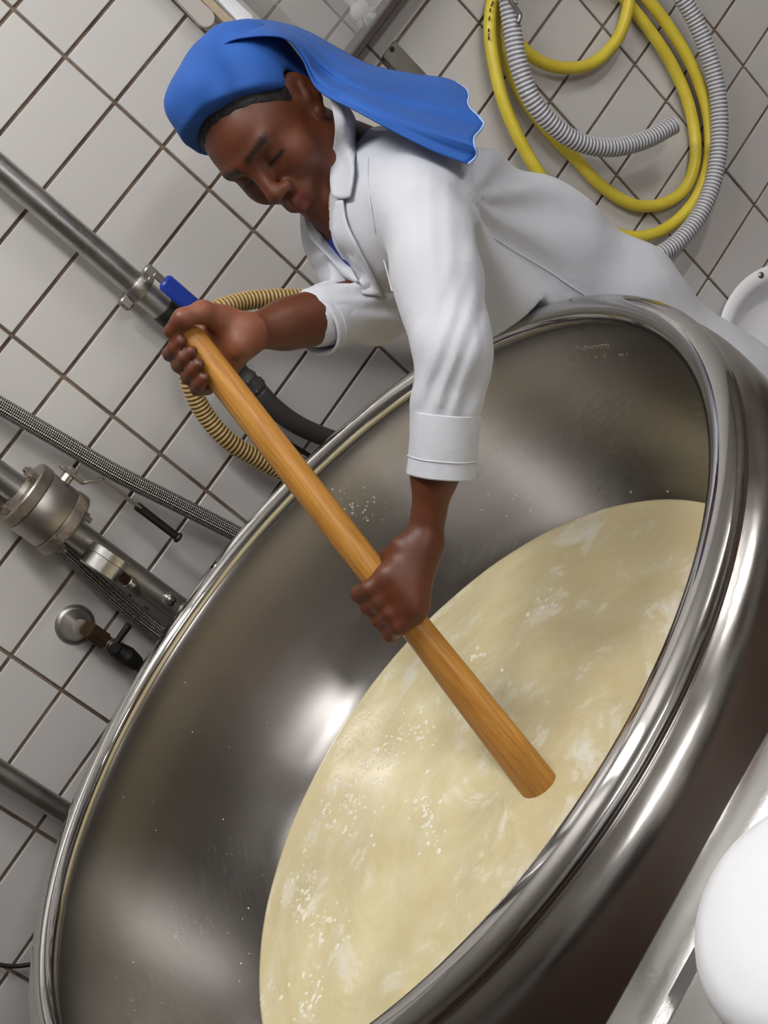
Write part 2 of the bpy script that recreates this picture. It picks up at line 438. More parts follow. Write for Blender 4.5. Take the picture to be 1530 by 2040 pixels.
# closed underside following the bowl
pr = [(r_, z_) for r_, z_ in inner if z_ < ZL - VC[2] - .004]
base0 = 1 + (n_r - 1) * n_a
for r_, z_ in pr[:-1:4]:
    s0 = len(V)
    for k in range(n_a): a = 2 * math.pi * k / n_a; V.append((VC[0] + (r_ - .003) * math.cos(a), VC[1] + (r_ - .003) * math.sin(a), VC[2] + z_ + .002))
    for k in range(n_a): F.append((base0 + k, s0 + k, s0 + (k + 1) % n_a, base0 + (k + 1) % n_a))
    base0 = s0
V.append((VC[0], VC[1], VC[2] + pr[-1][1] + .004)); F += [(base0 + k, len(V) - 1, base0 + (k + 1) % n_a) for k in range(n_a)]
whey = link('whey', mesh('whey', V, F), M['whey'])
tag(whey, 'creamy yellow whey with white curd streaks filling the vat', 'whey', kind='stuff')
# curd grains: small soft clumps gathered toward the left of the vat
simple('curd', srgb(246, 241, 222), .6, 0, .04, 60)
cur = MB()
def curd_at(x, y, r):
    if math.hypot(x - VC[0], y - VC[1]) > RL - .012: return
    z = ZL + wave(x - VC[0], y - VC[1])
    cur.sphere((x, y, z), r, (random.uniform(.8, 1.8), random.uniform(.7, 1.2), .42), 8, Matrix.Rotation(random.uniform(0, 6.3), 3, 'Z'))
for (px, py, sx, sy, n) in ((700, 1580, 60, 90, 75), (830, 1460, 40, 30, 18), (640, 1850, 50, 40, 24), (850, 1640, 28, 70, 26), (620, 1990, 40, 50, 14), (760, 1500, 40, 40, 26), (1090, 1200, 40, 24, 8), (960, 1310, 30, 22, 8), (600, 1780, 30, 70, 30)):
    for _ in range(int(n * 1.8)):
        p = atz(px + random.gauss(0, sx * .55), py + random.gauss(0, sy * .55), ZL); curd_at(p[0], p[1], random.choice([.0012, .0016, .0020, .0026, .0036]))
curds = cur.build('curd_grains', M['curd']); tag(curds, 'small white curd grains floating on the whey', 'curds', kind='stuff')
# splashed droplets clinging to the inner wall and beads at the waterline
drp = MB()
def drop(px, py, r, flat=.45):
    p, e = bowl_point(px, py, .0004)
    if p is None or p[2] < ZL: return
    R = np.c_[nrm(np.cross([0, 0, 1], e)), [0, 0, 1], -e]
    drp.sphere(p, r, (1, 1.15, flat), 8, R)
for _ in range(64): drop(random.gauss(725, 55), random.gauss(1000, 26), random.choice([.0008, .0011, .0015, .0021]))
for _ in range(34): drop(random.uniform(950, 1060), random.uniform(880, 1040), random.uniform(.0006, .0012))
for px, py, r in ((1257, 980, .0022), (1331, 979, .0022), (660, 1500, .0045), (705, 1436, .0024), (602, 1612, .0022), (574, 1680, .0016), (770, 1335, .0014), (748, 1387, .0022), (478, 1697, .0016), (310, 1655, .0016), (495, 1810, .0018), (480, 1920, .0016)): drop(px, py, r)
for _ in range(40): drop(random.uniform(180, 560), random.uniform(1350, 2030), random.uniform(.0005, .0011))
simple('milk_drop', srgb(222, 219, 208), .25)
drops = drp.build('milk_droplets', M['milk_drop']); tag(drops, 'white whey droplets splashed on the inner wall of the vat', 'droplets', kind='stuff')

# ---------------------------------------------------------------- worktop in front with the white tub
TZ = 1.050
pA = atz(1530, 1430, TZ); pB = atz(1210, 2040, TZ)
YE = (pA[1] + pB[1]) / 2
tab = empty('steel_worktop', (-.55, YE - .35, 0)); tag(tab, 'stainless steel worktop with raised edge in front of the vat', 'worktop')
xa, xb, yb = -1.75, .75, YE - .75
pC = atz(1395, 1870, TZ)
LIPW = .040
mb = MB()
prof = [(0, -.05), (0, -.004), (-.0012, -.0012), (-.004, 0), (-LIPW + .0012, 0), (-LIPW, -.0004), (-LIPW - .0045, -.0072), (-LIPW - .0055, -.0080), (-.75, -.0080), (-.75, -.05)]
n = len(prof)
for x in (xa, xb): mb.V += [(x, YE + a, TZ + b) for a, b in prof]
mb.F += [(i, i + 1, n + i + 1, n + i) for i in range(n - 1)] + [tuple(range(n)), tuple(range(2 * n - 1, n - 1, -1))]
mb.build('top', M['steel_sheet'], tab)
for sx in (xa + .08, xb - .08):
    for sy in (YE - .09, yb + .09):
        if sy > YE - .2 and abs(sx - VC[0]) < .3: continue
        MB().box((sx, sy, (TZ - .05) / 2), (.04, .04, TZ - .05), bevel=.003).build('leg', M['steel_pipe'], tab)
simple('white_plastic', srgb(232, 234, 238), .38, 0, .02, 4)
# upturned white tub with rounded edge
ctr = atz(1622, 1838, TZ + .03)
tub = MB().lathe([(.077, 0), (.0838, .003), (.0850, .010), (.0845, .03), (.0825, .045), (.0760, .055), (.064, .0605), (.038, .0625), (0, .063)], (ctr[0], ctr[1], TZ - .0078), n=96)
o = tub.build('plastic_basin', M['white_plastic']); tag(o, 'upturned round white plastic basin on the steel worktop', 'basin')
# ---------------------------------------------------------------- pipes, hoses and fittings on the tiled wall
UPV = np.array([0, 0, 1.0])
simple('blue_vinyl', srgb(22, 52, 150), .35)
simple('black_rubber', srgb(22, 21, 20), .45, bump=.2)
simple('white_print', srgb(190, 200, 240), .5)
simple('brass_dull', srgb(92, 72, 56), .42, .8, .3, 40)
simple('dark_rubber', srgb(58, 57, 55), .6, 0, .12, 40)
simple('steel_bolt', srgb(170, 165, 155), .32, 1.0)
t = NT('rusty_steel'); f = t.noise(38, 6, .65, t.coord())
t.set(metal=t.mapr(f, .5, .62, .95, .25), rough=.42, color=t.ramp(f, [(.35, (.36, .335, .30, 1)), (.55, (.30, .26, .215, 1)), (.72, (.16, .10, .065, 1))])); M['rusty'] = t.m
# braided hose: woven wire pattern from the sweep's own length/angle coordinates
t = NT('braid'); tc = t.n('ShaderNodeTexCoord'); sp = t.n('ShaderNodeSeparateXYZ'); t.l(tc.outputs['UV'], sp.inputs[0])
a = t.math('ADD', t.math('MULTIPLY', sp.outputs[0], 2 * math.pi * 150), t.math('MULTIPLY', sp.outputs[1], 2 * math.pi * 9))
b = t.math('SUBTRACT', t.math('MULTIPLY', sp.outputs[0], 2 * math.pi * 150), t.math('MULTIPLY', sp.outputs[1], 2 * math.pi * 9))
w = t.math('MULTIPLY', t.math('SINE', a), t.math('SINE', b))
t.set(metal=.9, rough=.36, color=t.ramp(t.mapr(w, -1, 1, 0, 1), [(.25, (.06, .055, .05, 1)), (.6, (.30, .285, .27, 1)), (.85, (.62, .60, .57, 1))]), normal=t.bump(w, .8, .0015)); M['braid'] = t.m

# --- upper steel pipe with pipe clip and blue lever valve
pa = aty(10, 345, -.06); XP = (pa[0] + aty(330, 620, -.06)[0]) / 2; YP = -.06
zE = aty(352, 648, YP)[2]
pipe = empty('wall_pipe', (XP, YP, zE)); tag(pipe, 'vertical stainless pipe with blue lever valve beside the raised hand', 'pipe')
MB().cyl((XP, YP, zE + .03), (XP, YP, 2.89), .0205, n=28).build('tube', M['steel_pipe'], pipe)
zc = aty(268, 582, YP)[2]
cl = MB().lathe([(.0255, -.011), (.0265, -.009), (.0265, .009), (.0255, .011), (.0205, .011), (.0205, -.011)], (XP, YP, zc), n=32, close=True)
for s in (-1, 1): cl.box((XP + s * .032, YP, zc), (.018, .014, .022), bevel=.003)
cl.cyl((XP, YP + .02, zc), (XP, -.001, zc), .006)
clip = cl.build('pipe_clip', M['steel_dull'], pipe)
for s in (-1, 1): MB().cyl((XP + s * .034, YP - .012, zc), (XP + s * .034, YP - .005, zc), .0065, n=14, bev=.0015).cyl((XP + s * .034, YP - .0125, zc), (XP + s * .034, YP - .011, zc), .003, n=6).build('bolt', M['steel_bolt'], clip)
MB().cyl((XP, YP, zE - .03), (XP, YP, zE + .035), .0225, n=24, bev=.003).build('valve_body', M['black_rubber'], pipe)
hx = .022
h0 = np.array([XP + hx, YP - .045, aty(303, 588, YP - .045)[2]]); h1 = np.array([XP + hx, YP - .045, aty(383, 662, YP - .045)[2]])
lev = MB().box(((h0 + h1) / 2), (.029, .010, h0[2] - h1[2]), bevel=.0045).build('lever', M['blue_vinyl'], pipe)
MB().box((XP + hx, YP - .043, h0[2] + .006), (.012, .003, .022), bevel=.001).box((XP + hx * .5, YP - .03, h0[2] + .016), (.012, .03, .008), bevel=.001).build('lever_stem', M['steel_bolt'], pipe)
pr_ = MB(); yb_ = YP - .0503
zz = h1[2] + .020
pr_.box((XP + hx - .002, yb_, h0[2] - .006), (.010, .0004, .0016))
for k in range(7):                                         # turning arrow and worn lettering
    an = math.radians(95 + 14 * k); pr_.box((XP + hx - .001 + .0075 * math.cos(an), yb_, zz + .0075 * math.sin(an)), (.0020, .0004, .0020))
for dx, dz, wd in ((.0042, .003, .0022), (.0060, -.0005, .0030), (.0066, -.0032, .0030), (-.0040, -.004, .0034), (-.0030, -.0068, .0028)): pr_.box((XP + hx + dx, yb_, zz + dz), (wd, .0004, .0022))
pr_.build('marking', M['white_print'], lev, smooth=False)['kind'] = 'stuff'

# --- tan corrugated hose looping past the hand
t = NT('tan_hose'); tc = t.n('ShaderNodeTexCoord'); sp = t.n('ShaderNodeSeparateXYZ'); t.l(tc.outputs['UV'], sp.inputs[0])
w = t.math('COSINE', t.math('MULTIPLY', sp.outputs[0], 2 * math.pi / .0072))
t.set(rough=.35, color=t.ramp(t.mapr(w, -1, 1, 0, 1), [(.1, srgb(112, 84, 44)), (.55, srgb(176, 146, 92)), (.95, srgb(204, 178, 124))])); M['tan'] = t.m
hp = [aty(x, y, Y) for x, y, Y in ((980, 720, -.05), (860, 660, -.06), (760, 628, -.07), (680, 603, -.08), (590, 594, -.085), (500, 598, -.09), (430, 618, -.105), (385, 652, -.108), (371, 700, -.102), (378, 762, -.09), (408, 825, -.075), (455, 878, -.07), (520, 918, -.065), (600, 960, -.06), (700, 1030, -.05), (800, 1110, -.05))]
o = sweep('corrugated_hose', hp, .0150, M['tan'], seg=16, rib=.0072, amp=.0011); tag(o, 'yellowish tan corrugated hose looping behind the raised hand', 'hose')
# --- dark hose with hose-tail coupling behind the paddle, and thin cable
hose2 = empty('rubber_hose', aty(520, 790, -.06)); tag(hose2, 'dark grey rubber hose with coupling behind the wooden paddle', 'hose')
dp = [aty(x, y, Y) for x, y, Y in ((515, 780, -.06), (545, 812, -.06), (590, 845, -.06), (640, 868, -.058), (700, 890, -.055), (780, 930, -.05), (900, 1010, -.05))]
sweep('hose_body', dp, .0165, M['dark_rubber'], hose2, seg=18, step=.006)
cd = nrm(dp[0] - dp[1]); c0 = dp[0]
mb = MB()
for k, (r0, r1) in enumerate(((.0155, .0175), (.0195, .0195), (.0165, .0165), (.0185, .0150), (.0145, .0145), (.018, .018), (.013, .013))):
    mb.cyl(c0 + cd * (.011 * k - .006), c0 + cd * (.011 * (k + 1) - .006), r0, r1, n=16)
mb.build('coupling', M['dark_rubber'], hose2)
for k in (1, 3): MB().box(c0 + cd * (.011 * k) + np.array([-.008, -.018, -.004]), (.004, .004, .006), bevel=.001).build('clip_screw', M['steel_bolt'], hose2)
cp = [aty(x, y, Y) for x, y, Y in ((470, 770, -.02), (505, 810, -.025), (545, 850, -.03), (580, 885, -.03), (612, 905, -.03), (660, 940, -.03), (760, 1040, -.03))]
o = sweep('power_cable', cp, .0042, M['black_rubber'], seg=10, step=.006); tag(o, 'thin black cable passing behind the vat under the grey hose', 'cable')

# --- upper braided hose
bp = [np.array([aty(-60, 772, -.05)[0] + dx, -.05, z]) for dx, z in ((.03, 2.86), (.02, 2.4), (.005, 2.0), (-.004, 1.75))] + [aty(x, y, Y) for x, y, Y in ((-60, 772, -.05), (0, 808, -.052), (110, 872, -.055), (230, 942, -.06), (350, 1002, -.06), (480, 1068, -.055), (600, 1130, -.05), (720, 1210, -.05))]
o = sweep('braided_hose', bp, .0138, M['braid'], seg=18, step=.004); tag(o, 'woven steel braided hose running above the valve lever', 'hose', 'braided hoses')
# --- lower braided hose, passing behind the flanged valve
bp = [np.array([aty(-10, 985, -.028)[0] + dx, -.028, z]) for dx, z in ((-.05, 2.86), (-.04, 2.3), (-.02, 1.8))] + [aty(x, y, Y) for x, y, Y in ((-10, 985, -.028), (60, 1040, -.026), (130, 1095, -.026), (200, 1160, -.03), (270, 1222, -.034), (330, 1268, -.035), (420, 1330, -.035), (560, 1440, -.035))]
o = sweep('braided_hose', bp, .0150, M['braid'], seg=18, step=.004); tag(o, 'woven steel braided hose passing behind the flanged valve and gauge', 'hose', 'braided hoses')

# --- flanged ball valve on a steel pipe, with pressure gauge
YF = -.085
fc = aty(88, 1015, YF); XF = fc[0]; zF = fc[2]
fv = empty('flanged_valve', (XF, YF, zF)); tag(fv, 'flanged steel ball valve with long lever on a vertical pipe', 'valve')
zt = zF + .046; zb_ = zF - .046
MB().cyl((XF, YF, zt - .005), (XF, YF, 2.88), .0215, n=26).build('upper_pipe', M['steel_pipe'], fv)
MB().cyl((XF, YF, zb_ + .005), (XF, YF, .30), .0205, n=26).build('lower_pipe', M['steel_dull'], fv)
MB().lathe([(.022, -.003), (.050, -.003), (.0545, -.0005), (.055, .003), (.055, .016), (.053, .0185), (.032, .0195), (.0245, .026), (.022, .026)], (XF, YF, zF + .026), n=48).build('flange', M['rusty'], fv)
MB().lathe([(.022, .003), (.050, .003), (.0545, .0005), (.055, -.003), (.055, -.016), (.053, -.0185), (.032, -.0195), (.0245, -.026), (.022, -.026)], (XF, YF, zF - .026), n=48).build('flange', M['rusty'], fv)
MB().lathe([(0, -.0235), (.0520, -.0235), (.0530, -.022), (.0530, .022), (.0520, .0235), (0, .0235)], (XF, YF, zF), n=48).build('valve_body', M['steel_dull'], fv)
for k in range(4):
    an = math.radians(35 + 90 * k); bx, by = XF + .0415 * math.cos(an), YF + .0415 * math.sin(an)
    MB().hexa((bx, by, zF + .044), (bx, by, zF + .0525), .0085).cyl((bx, by, zF + .052), (bx, by, zF + .057), .0045, n=10).build('bolt', M['rusty'], fv)
    MB().hexa((bx, by, zF - .0525), (bx, by, zF - .044), .0085).cyl((bx, by, zF - .06), (bx, by, zF - .052), .0045, n=10).build('bolt', M['rusty'], fv)
# lever: stem on the right side of the body, cranked flat bar, black grip
xs = XF + .053
stem = MB().cyl((xs - .004, YF - .01, zF + .004), (xs + .010, YF - .01, zF + .004), .0095, n=14, bev=.001).cyl((xs + .008, YF - .01, zF + .004), (xs + .018, YF - .01, zF + .004), .0055, n=12).hexa((xs + .0145, YF - .01, zF + .004), (xs + .022, YF - .01, zF + .004), .0085)
stem.build('lever_stem', M['steel_bolt'], fv)
lv = [(xs + .0125, zF + .020), (xs + .0125, zF - .020), (xs + .036, zF - .040), (xs + .0360, zF - .115)]
mb = MB()
w2, th = .009, .0024
for k in range(3):
    (x0, z0), (x1, z1) = lv[k], lv[k + 1]
    d = nrm([x1 - x0, 0, z1 - z0]); nn = np.array([-d[2], 0, d[0]]); c0 = np.array([(x0 + x1) / 2, YF - .01, (z0 + z1) / 2]); Ls = math.hypot(x1 - x0, z1 - z0) + .003
    mb.box(c0, (Ls, 2 * w2, 2 * th), np.c_[d, [0, 1, 0], nn], bevel=.0008)
mb.build('lever', M['steel_bolt'], fv)
MB().cyl((xs + .0360, YF - .01, zF - .108), (xs + .0360, YF - .01, zF - .192), .0070, .0062, n=14, bev=.002).cyl((xs + .0360, YF - .01, zF - .190), (xs + .0360, YF - .01, zF - .197), .0088, n=14, bev=.002).build('grip', M['black_rubber'], fv)
# bosses and collar low on the pipe
MB().sphere((XF + .002, YF - .017, aty(332, 1190, YF)[2]), .013, (1, .8, 1), 14).lathe([(.0205, -.012), (.0245, -.010), (.0245, .010), (.0205, .012)], (XF, YF, aty(372, 1212, YF)[2]), n=28).build('collar', M['steel_polished'], fv)
YG = YF - .030; gc = aty(208, 1118, YG)
gg = empty('pressure_gauge', gc); tag(gg, 'round steel pressure gauge on the pipe below the flanged valve', 'gauge')
gx = np.array([1.0, -.10, .05])
gx = nrm(gx)
MB().lathe([(0, -.020), (.031, -.020), (.0335, -.017), (.0335, .004), (.0350, .005), (.0350, .017), (.033, .019), (.029, .019), (.029, .016), (0, .016)], gc, gx, n=40).build('case', M['steel_pipe'], gg)
simple('gauge_face', srgb(205, 203, 196), .4)
MB().lathe([(0, .0162), (.0288, .0162), (.0288, .0166), (0, .0168)], gc, gx, n=32).build('dial', M['gauge_face'], gg)
st0 = gc + np.array([-.002, .004, -.033]); st1 = aty(278, 1178, YF - .012)
MB().cyl(st0, st0 + (st1 - st0) * .4, .0085, n=6).build('hex_fitting', M['brass_dull'], gg)
MB().cyl(st0 + (st1 - st0) * .35, st0 + (st1 - st0) * .6, .011, n=18, bev=.001).cyl(st0 + (st1 - st0) * .55, st1 + np.array([0, .012, 0]), .010, .012, n=18).build('stem', M['steel_pipe'], gg)

# --- wall tap with rosette
rc_ = aty(150, 1245, -.004); XT, ZT = rc_[0], rc_[2]
tap = empty('wall_tap', (XT, 0, ZT)); tag(tap, 'small corroded tap with round rosette on the tiles', 'tap')
MB().lathe([(.0, 0), (.034, 0), (.0345, .003), (.031, .007), (.030, .0085), (.026, .010), (.015, .034), (.013, .037), (0, .038)], (XT, .002, ZT), (0, -1, 0), n=40).build('rosette', M['steel_dull'], tap)
MB().lathe([(.037, 0), (.0375, .002), (.034, .004), (.032, .004)], (XT, .002, ZT), (0, -1, 0), n=40).build('seal', M['brass_dull'], tap)
tY = -.040
def tp(px, py): return np.array([XT + .004, tY, aty(px, py, tY)[2]])
z_ = [tp(175, 1262), tp(203, 1284), tp(226, 1300), tp(268, 1332), tp(286, 1347)]
MB().hexa(z_[0], z_[1], .0155).cyl(z_[0] + np.array([0, .03, .004]), z_[0] + np.array([0, -.008, .004]), .0125, n=16).build('elbow', M['brass_dull'], tap)
MB().cyl(z_[1], z_[2], .0115, n=16).cyl(z_[1] - np.array([0, .02, .012]), z_[1] + np.array([0, .004, -.012]), .0125, n=16, bev=.002).build('ball_body', M['brass_dull'], tap)
MB().cyl(z_[2], z_[2] + (z_[3] - z_[2]) * .5, .0140, .0175, n=18).cyl(z_[2] + (z_[3] - z_[2]) * .5, z_[3], .0175, .0130, n=18).build('coupler', M['black_rubber'], tap)
MB().cyl(z_[3], z_[4] + np.array([0, 0, -.03]), .0105, n=14).build('outlet', M['brass_dull'], tap)
k0 = z_[1] - np.array([0, .018, .012])
MB().cyl(k0, k0 + np.array([0, -.010, 0]), .0115, n=14, bev=.003).cyl(k0 + np.array([.004, -.005, .002]), k0 + np.array([.042, -.012, .004]), .0050, .0062, n=12, bev=.002).build('lever', M['black_rubber'], tap)
# small pin in the wall beside it
pn = aty(284, 1212, -.012)
o = MB().cyl((pn[0], .0, pn[2]), (pn[0], -.022, pn[2]), .0042, n=12).cyl((pn[0], -.020, pn[2]), (pn[0], -.026, pn[2]), .0066, n=12, bev=.001).build('wall_pin', M['steel_dull']); tag(o, 'small steel pin in the tiles next to the lower braided hose', 'pin')

# --- lower pipe at the left edge and thin cable end
pl = aty(70, 1582, -.05); XL = pl[0]
o = MB().cyl((XL, -.05, .25), (XL, -.05, 2.88), .0175, n=26).cyl((XL, -.05, 2.4), (XL, .0, 2.4), .008).build('lower_pipe', M['steel_dull']); tag(o, 'plain dull steel pipe entering behind the left side of the rim', 'pipe')
cp = [aty(x, y, Y) for x, y, Y in ((-90, 1905, -.01), (-30, 1916, -.012), (20, 1925, -.014), (64, 1921, -.016), (110, 1912, -.02), (170, 1930, -.02))]
o = sweep('power_cable', cp, .0036, M['black_rubber'], seg=10, step=.005); tag(o, 'short black cable crossing the tiles at the lower left edge', 'cable')

# ---------------------------------------------------------------- hoses hung on the hook
t = NT('yellow_hose'); f = t.noise(18, 4, .6, t.coord())
t.set(rough=.38, color=t.ramp(f, [(.3, srgb(196, 176, 52)), (.7, srgb(212, 194, 66))])); M['yellow'] = t.m
YH = -.040
def P(seq, Y): return [aty(x, y, Y) for x, y in seq]
path = [aty(1110, -150, -.045)] + P([(1030, -90), (990, -30), (976, 50), (985, 130), (1006, 212), (1042, 292), (1078, 352), (1112, 396)], -.040) + P([(1180, 445), (1245, 470), (1295, 468), (1345, 442), (1390, 388), (1413, 312), (1409, 222), (1378, 130), (1330, 50), (1283, -10)], -.034) + P([(1215, -90), (1130, -135)], -.03)
path += P([(1050, -100), (1006, -30), (999, 50), (1012, 128), (1050, 205), (1098, 268), (1148, 318)], -.022) + P([(1200, 372), (1262, 408), (1322, 405), (1368, 370), (1386, 302), (1373, 212), (1338, 128), (1290, 55), (1246, 0)], -.022) + P([(1190, -70), (1110, -105)], -.05)
path += P([(1040, -70), (1012, 0), (1022, 70), (1072, 120), (1130, 136), (1184, 124), (1228, 80), (1250, 20), (1252, -30), (1240, -90)], -.030)
yh = sweep('garden_hose', path, .0118, M['yellow'], seg=16, step=.008); tag(yh, 'yellow water hose coiled on the hook by the grey hose', 'hose')
simple('dark_print', srgb(70, 58, 20), .6)
prn = MB()
for (x0, y0, x1, y1) in ((982, 3, 979, 12), (977, 17, 976.5, 23), (975.5, 33, 974, 40), (973.6, 57, 973.6, 64), (973.4, 67, 973.5, 70), (973.6, 72, 974, 80)):
    a = aty(x0, y0, -.0530); b = aty(x1, y1, -.0530); mid = (a + b) / 2
    d = nrm(b - a); s = nrm(np.cross(d, [0, 1, 0])); prn.box(mid, (np.linalg.norm(b - a), .0022, .0022), np.c_[d, s, np.cross(d, s)])
prn.build('printed_marking', M['dark_print'], yh, smooth=False)
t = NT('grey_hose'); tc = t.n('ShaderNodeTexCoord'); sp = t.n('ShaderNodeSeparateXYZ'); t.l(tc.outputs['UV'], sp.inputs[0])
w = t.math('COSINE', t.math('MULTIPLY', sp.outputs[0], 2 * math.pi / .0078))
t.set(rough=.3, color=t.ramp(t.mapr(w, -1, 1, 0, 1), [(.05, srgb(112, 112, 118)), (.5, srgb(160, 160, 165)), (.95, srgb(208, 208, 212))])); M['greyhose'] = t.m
gp = P([(1341, 250), (1285, 279), (1222, 294), (1160, 286), (1107, 254), (1062, 202), (1034, 132), (1021, 60), (1013, -10), (1024, -80)], -.082) + P([(1100, -165), (1210, -155), (1300, -90), (1365, 5), (1402, 82), (1427, 170), (1434, 260), (1424, 350), (1398, 420), (1358, 474), (1316, 506), (1255, 530), (1180, 540), (1110, 520)], -.066)
o = sweep('corrugated_hose', gp, .0168, M['greyhose'], seg=18, rib=.0078, amp=.0010); tag(o, 'light grey corrugated hose hung over the yellow hose coil', 'hose')
hk = [aty(1080, -210, -.004), aty(1064, -190, -.04), aty(1052, -150, -.095), aty(1020, -40, -.108), aty(1013, -8, -.108), aty(1026, 15, -.107), aty(1036, 30, -.106), aty(1031, 46, -.104)]
o = sweep('wall_hook', hk, .0042, M['steel_dull'], seg=12, step=.004); tag(o, 'bent steel rod hook holding the hoses', 'hook')

# ---------------------------------------------------------------- things high on the wall behind the head scarf
bk = aty(792, 118, -.006)
br_ = MB().box((aty(778, 108, -.006)[0] + .004, -.006, bk[2] - .025), (.040, .006, .10), bevel=.0015)
o = br_.build('wall_bracket', M['steel_dull']); tag(o, 'flat stainless wall bracket with a screw hole above the scarf tail', 'bracket')
sc_ = aty(781, 98, -.0095)
MB().cyl((sc_[0], -.0085, sc_[2]), (sc_[0], -.0112, sc_[2]), .0045, n=14).build('screw', M['black_rubber'], o)
# clear wall holder with brush
t = NT('clear_acrylic'); t.set(color=(.88, .88, .87, 1), rough=.04, trans=.88, ior=1.08); M['acrylic'] = t.m
hb = aty(745, 58, -.072); hz = hb[2]
x0_ = aty(573, 33, -.072)[0]; x1_ = x0_ + .42
hd = empty('utensil_holder', ((x0_ + x1_) / 2, -.04, hz)); tag(hd, 'clear plastic utensil holder on the tiles above the head', 'holder')
MB().box(((x0_ + x1_) / 2, -.072, hz + .125), (x1_ - x0_, .003, .25), bevel=.001).build('front_panel', M['acrylic'], hd)
simple('dark_edge', srgb(60, 53, 50), .5)
MB().box(((x0_ + x1_) / 2, -.040, hz), (x1_ - x0_, .076, .014), bevel=.002).build('bottom_edge', M['dark_edge'], hd)
for x in (x0_, x1_): MB().box((x, -.038, hz + .125), (.003, .070, .25), bevel=.001).build('side_panel', M['acrylic'], hd)
bc = aty(727, 32, -.045)
bz = max(bc[2], hz + .022)
br_e = empty('dish_brush', (bc[0], -.045, bz)); tag(br_e, 'white bristle brush standing head down in the clear holder', 'brush')
MB().sphere((bc[0], -.045, bz + .012), .020, (1, .7, .8), 14).build('head', M['white_plastic'], br_e)
MB().cyl((bc[0], -.045, bz + .02), (bc[0] - .02, -.045, bz + .26), .007, .009, n=12).build('handle', M['white_plastic'], br_e)
bs = MB()
for k in range(110):
    a = random.uniform(0, 2 * math.pi); e = random.uniform(0, 1.25)
    d = np.array([math.sin(e) * math.cos(a), .7 * math.sin(e) * math.sin(a), -math.cos(e)]); b0 = np.array([bc[0], -.045, bz + .008])
    bs.cyl(b0 + d * .010, b0 + d * .027, .0011, .0008, n=5)
o = bs.build('bristles', M['white_plastic'], br_e); o['kind'] = 'stuff'
# hanging utensils left of the holder
simple('pale_wood', srgb(178, 160, 138), .6, 0, .15, 30)
simple('grey_plastic', srgb(176, 171, 166), .45)
def blade(px, py, wd, ln, Y, name, mat, label, cat, tip=.5):
    c = aty(px, py, Y); V = []; F = []; n = 16; prof = []
    for k in range(n + 1):
        a = math.pi * k / n; prof.append((wd * math.cos(a), -wd * tip * math.sin(a)))
    prof = [(wd * .72, ln)] + prof + [(-wd * .72, ln)]
    for y in (-.004, .004): V += [(c[0] + a, Y + y, c[2] + b) for a, b in prof]
    m = len(prof); F = [tuple(range(m)), tuple(range(2 * m - 1, m - 1, -1))] + [(i, (i + 1) % m, m + (i + 1) % m, m + i) for i in range(m)]
    o = mesh(name, V, F); o = link(name, o, mat, smooth=False); tag(o, label, cat)
    MB().cyl((c[0], Y, c[2] + ln - .01), (c[0], Y, c[2] + ln + .16), .008, n=12).build('handle', mat, o); return o
blade(408, 36, .016, .10, -.030, 'spatula', M['grey_plastic'], 'grey round tipped spatula hanging head down above the scarf', 'spatula', .9)
o = blade(462, 52, .008, .13, -.022, 'wooden_stirrer', M['pale_wood'], 'narrow pale wooden stirrer hanging beside the grey spatula', 'stirrer', .5)
blade(492, 44, .013, .10, -.018, 'scraper', M['white_plastic'], 'narrow white plastic scraper hanging beside the wooden stirrer', 'scraper', .3)

# ---------------------------------------------------------------- round basin standing on edge against the wall
bt_ = math.radians(14); bax = np.array([0, -math.cos(bt_), math.sin(bt_)]); RB = .190
btop = aty(1475, 553, -.028); bcn = np.array([btop[0] - .055, btop[1] - .055, btop[2] - .180])
wb = empty('wash_basin', (bcn[0], bcn[1], 0)); tag(wb, 'round white plastic basin leaning on edge against the wall behind the woman', 'basin')
MB().lathe([(0, -.050), (.125, -.050), (.135, -.046), (.158, -.012), (.164, -.004), (.172, -.001), (.186, -.001), (.190, .002), (.190, .006), (.186, .008), (.170, .008), (.160, .002), (.152, -.012), (.130, -.041), (.122, -.045), (0, -.045)], bcn, bax, n=96).build('shell', M['white_plastic'], wb)
rv = aty(1518, 558, -.05); q = rv - bcn; q = q - bax * (q @ bax); q = nrm(q) * .177
MB().sphere(bcn + q + bax * .008, .0075, (1, .55, 1), 14).build('rivet', M['steel_bolt'], wb)
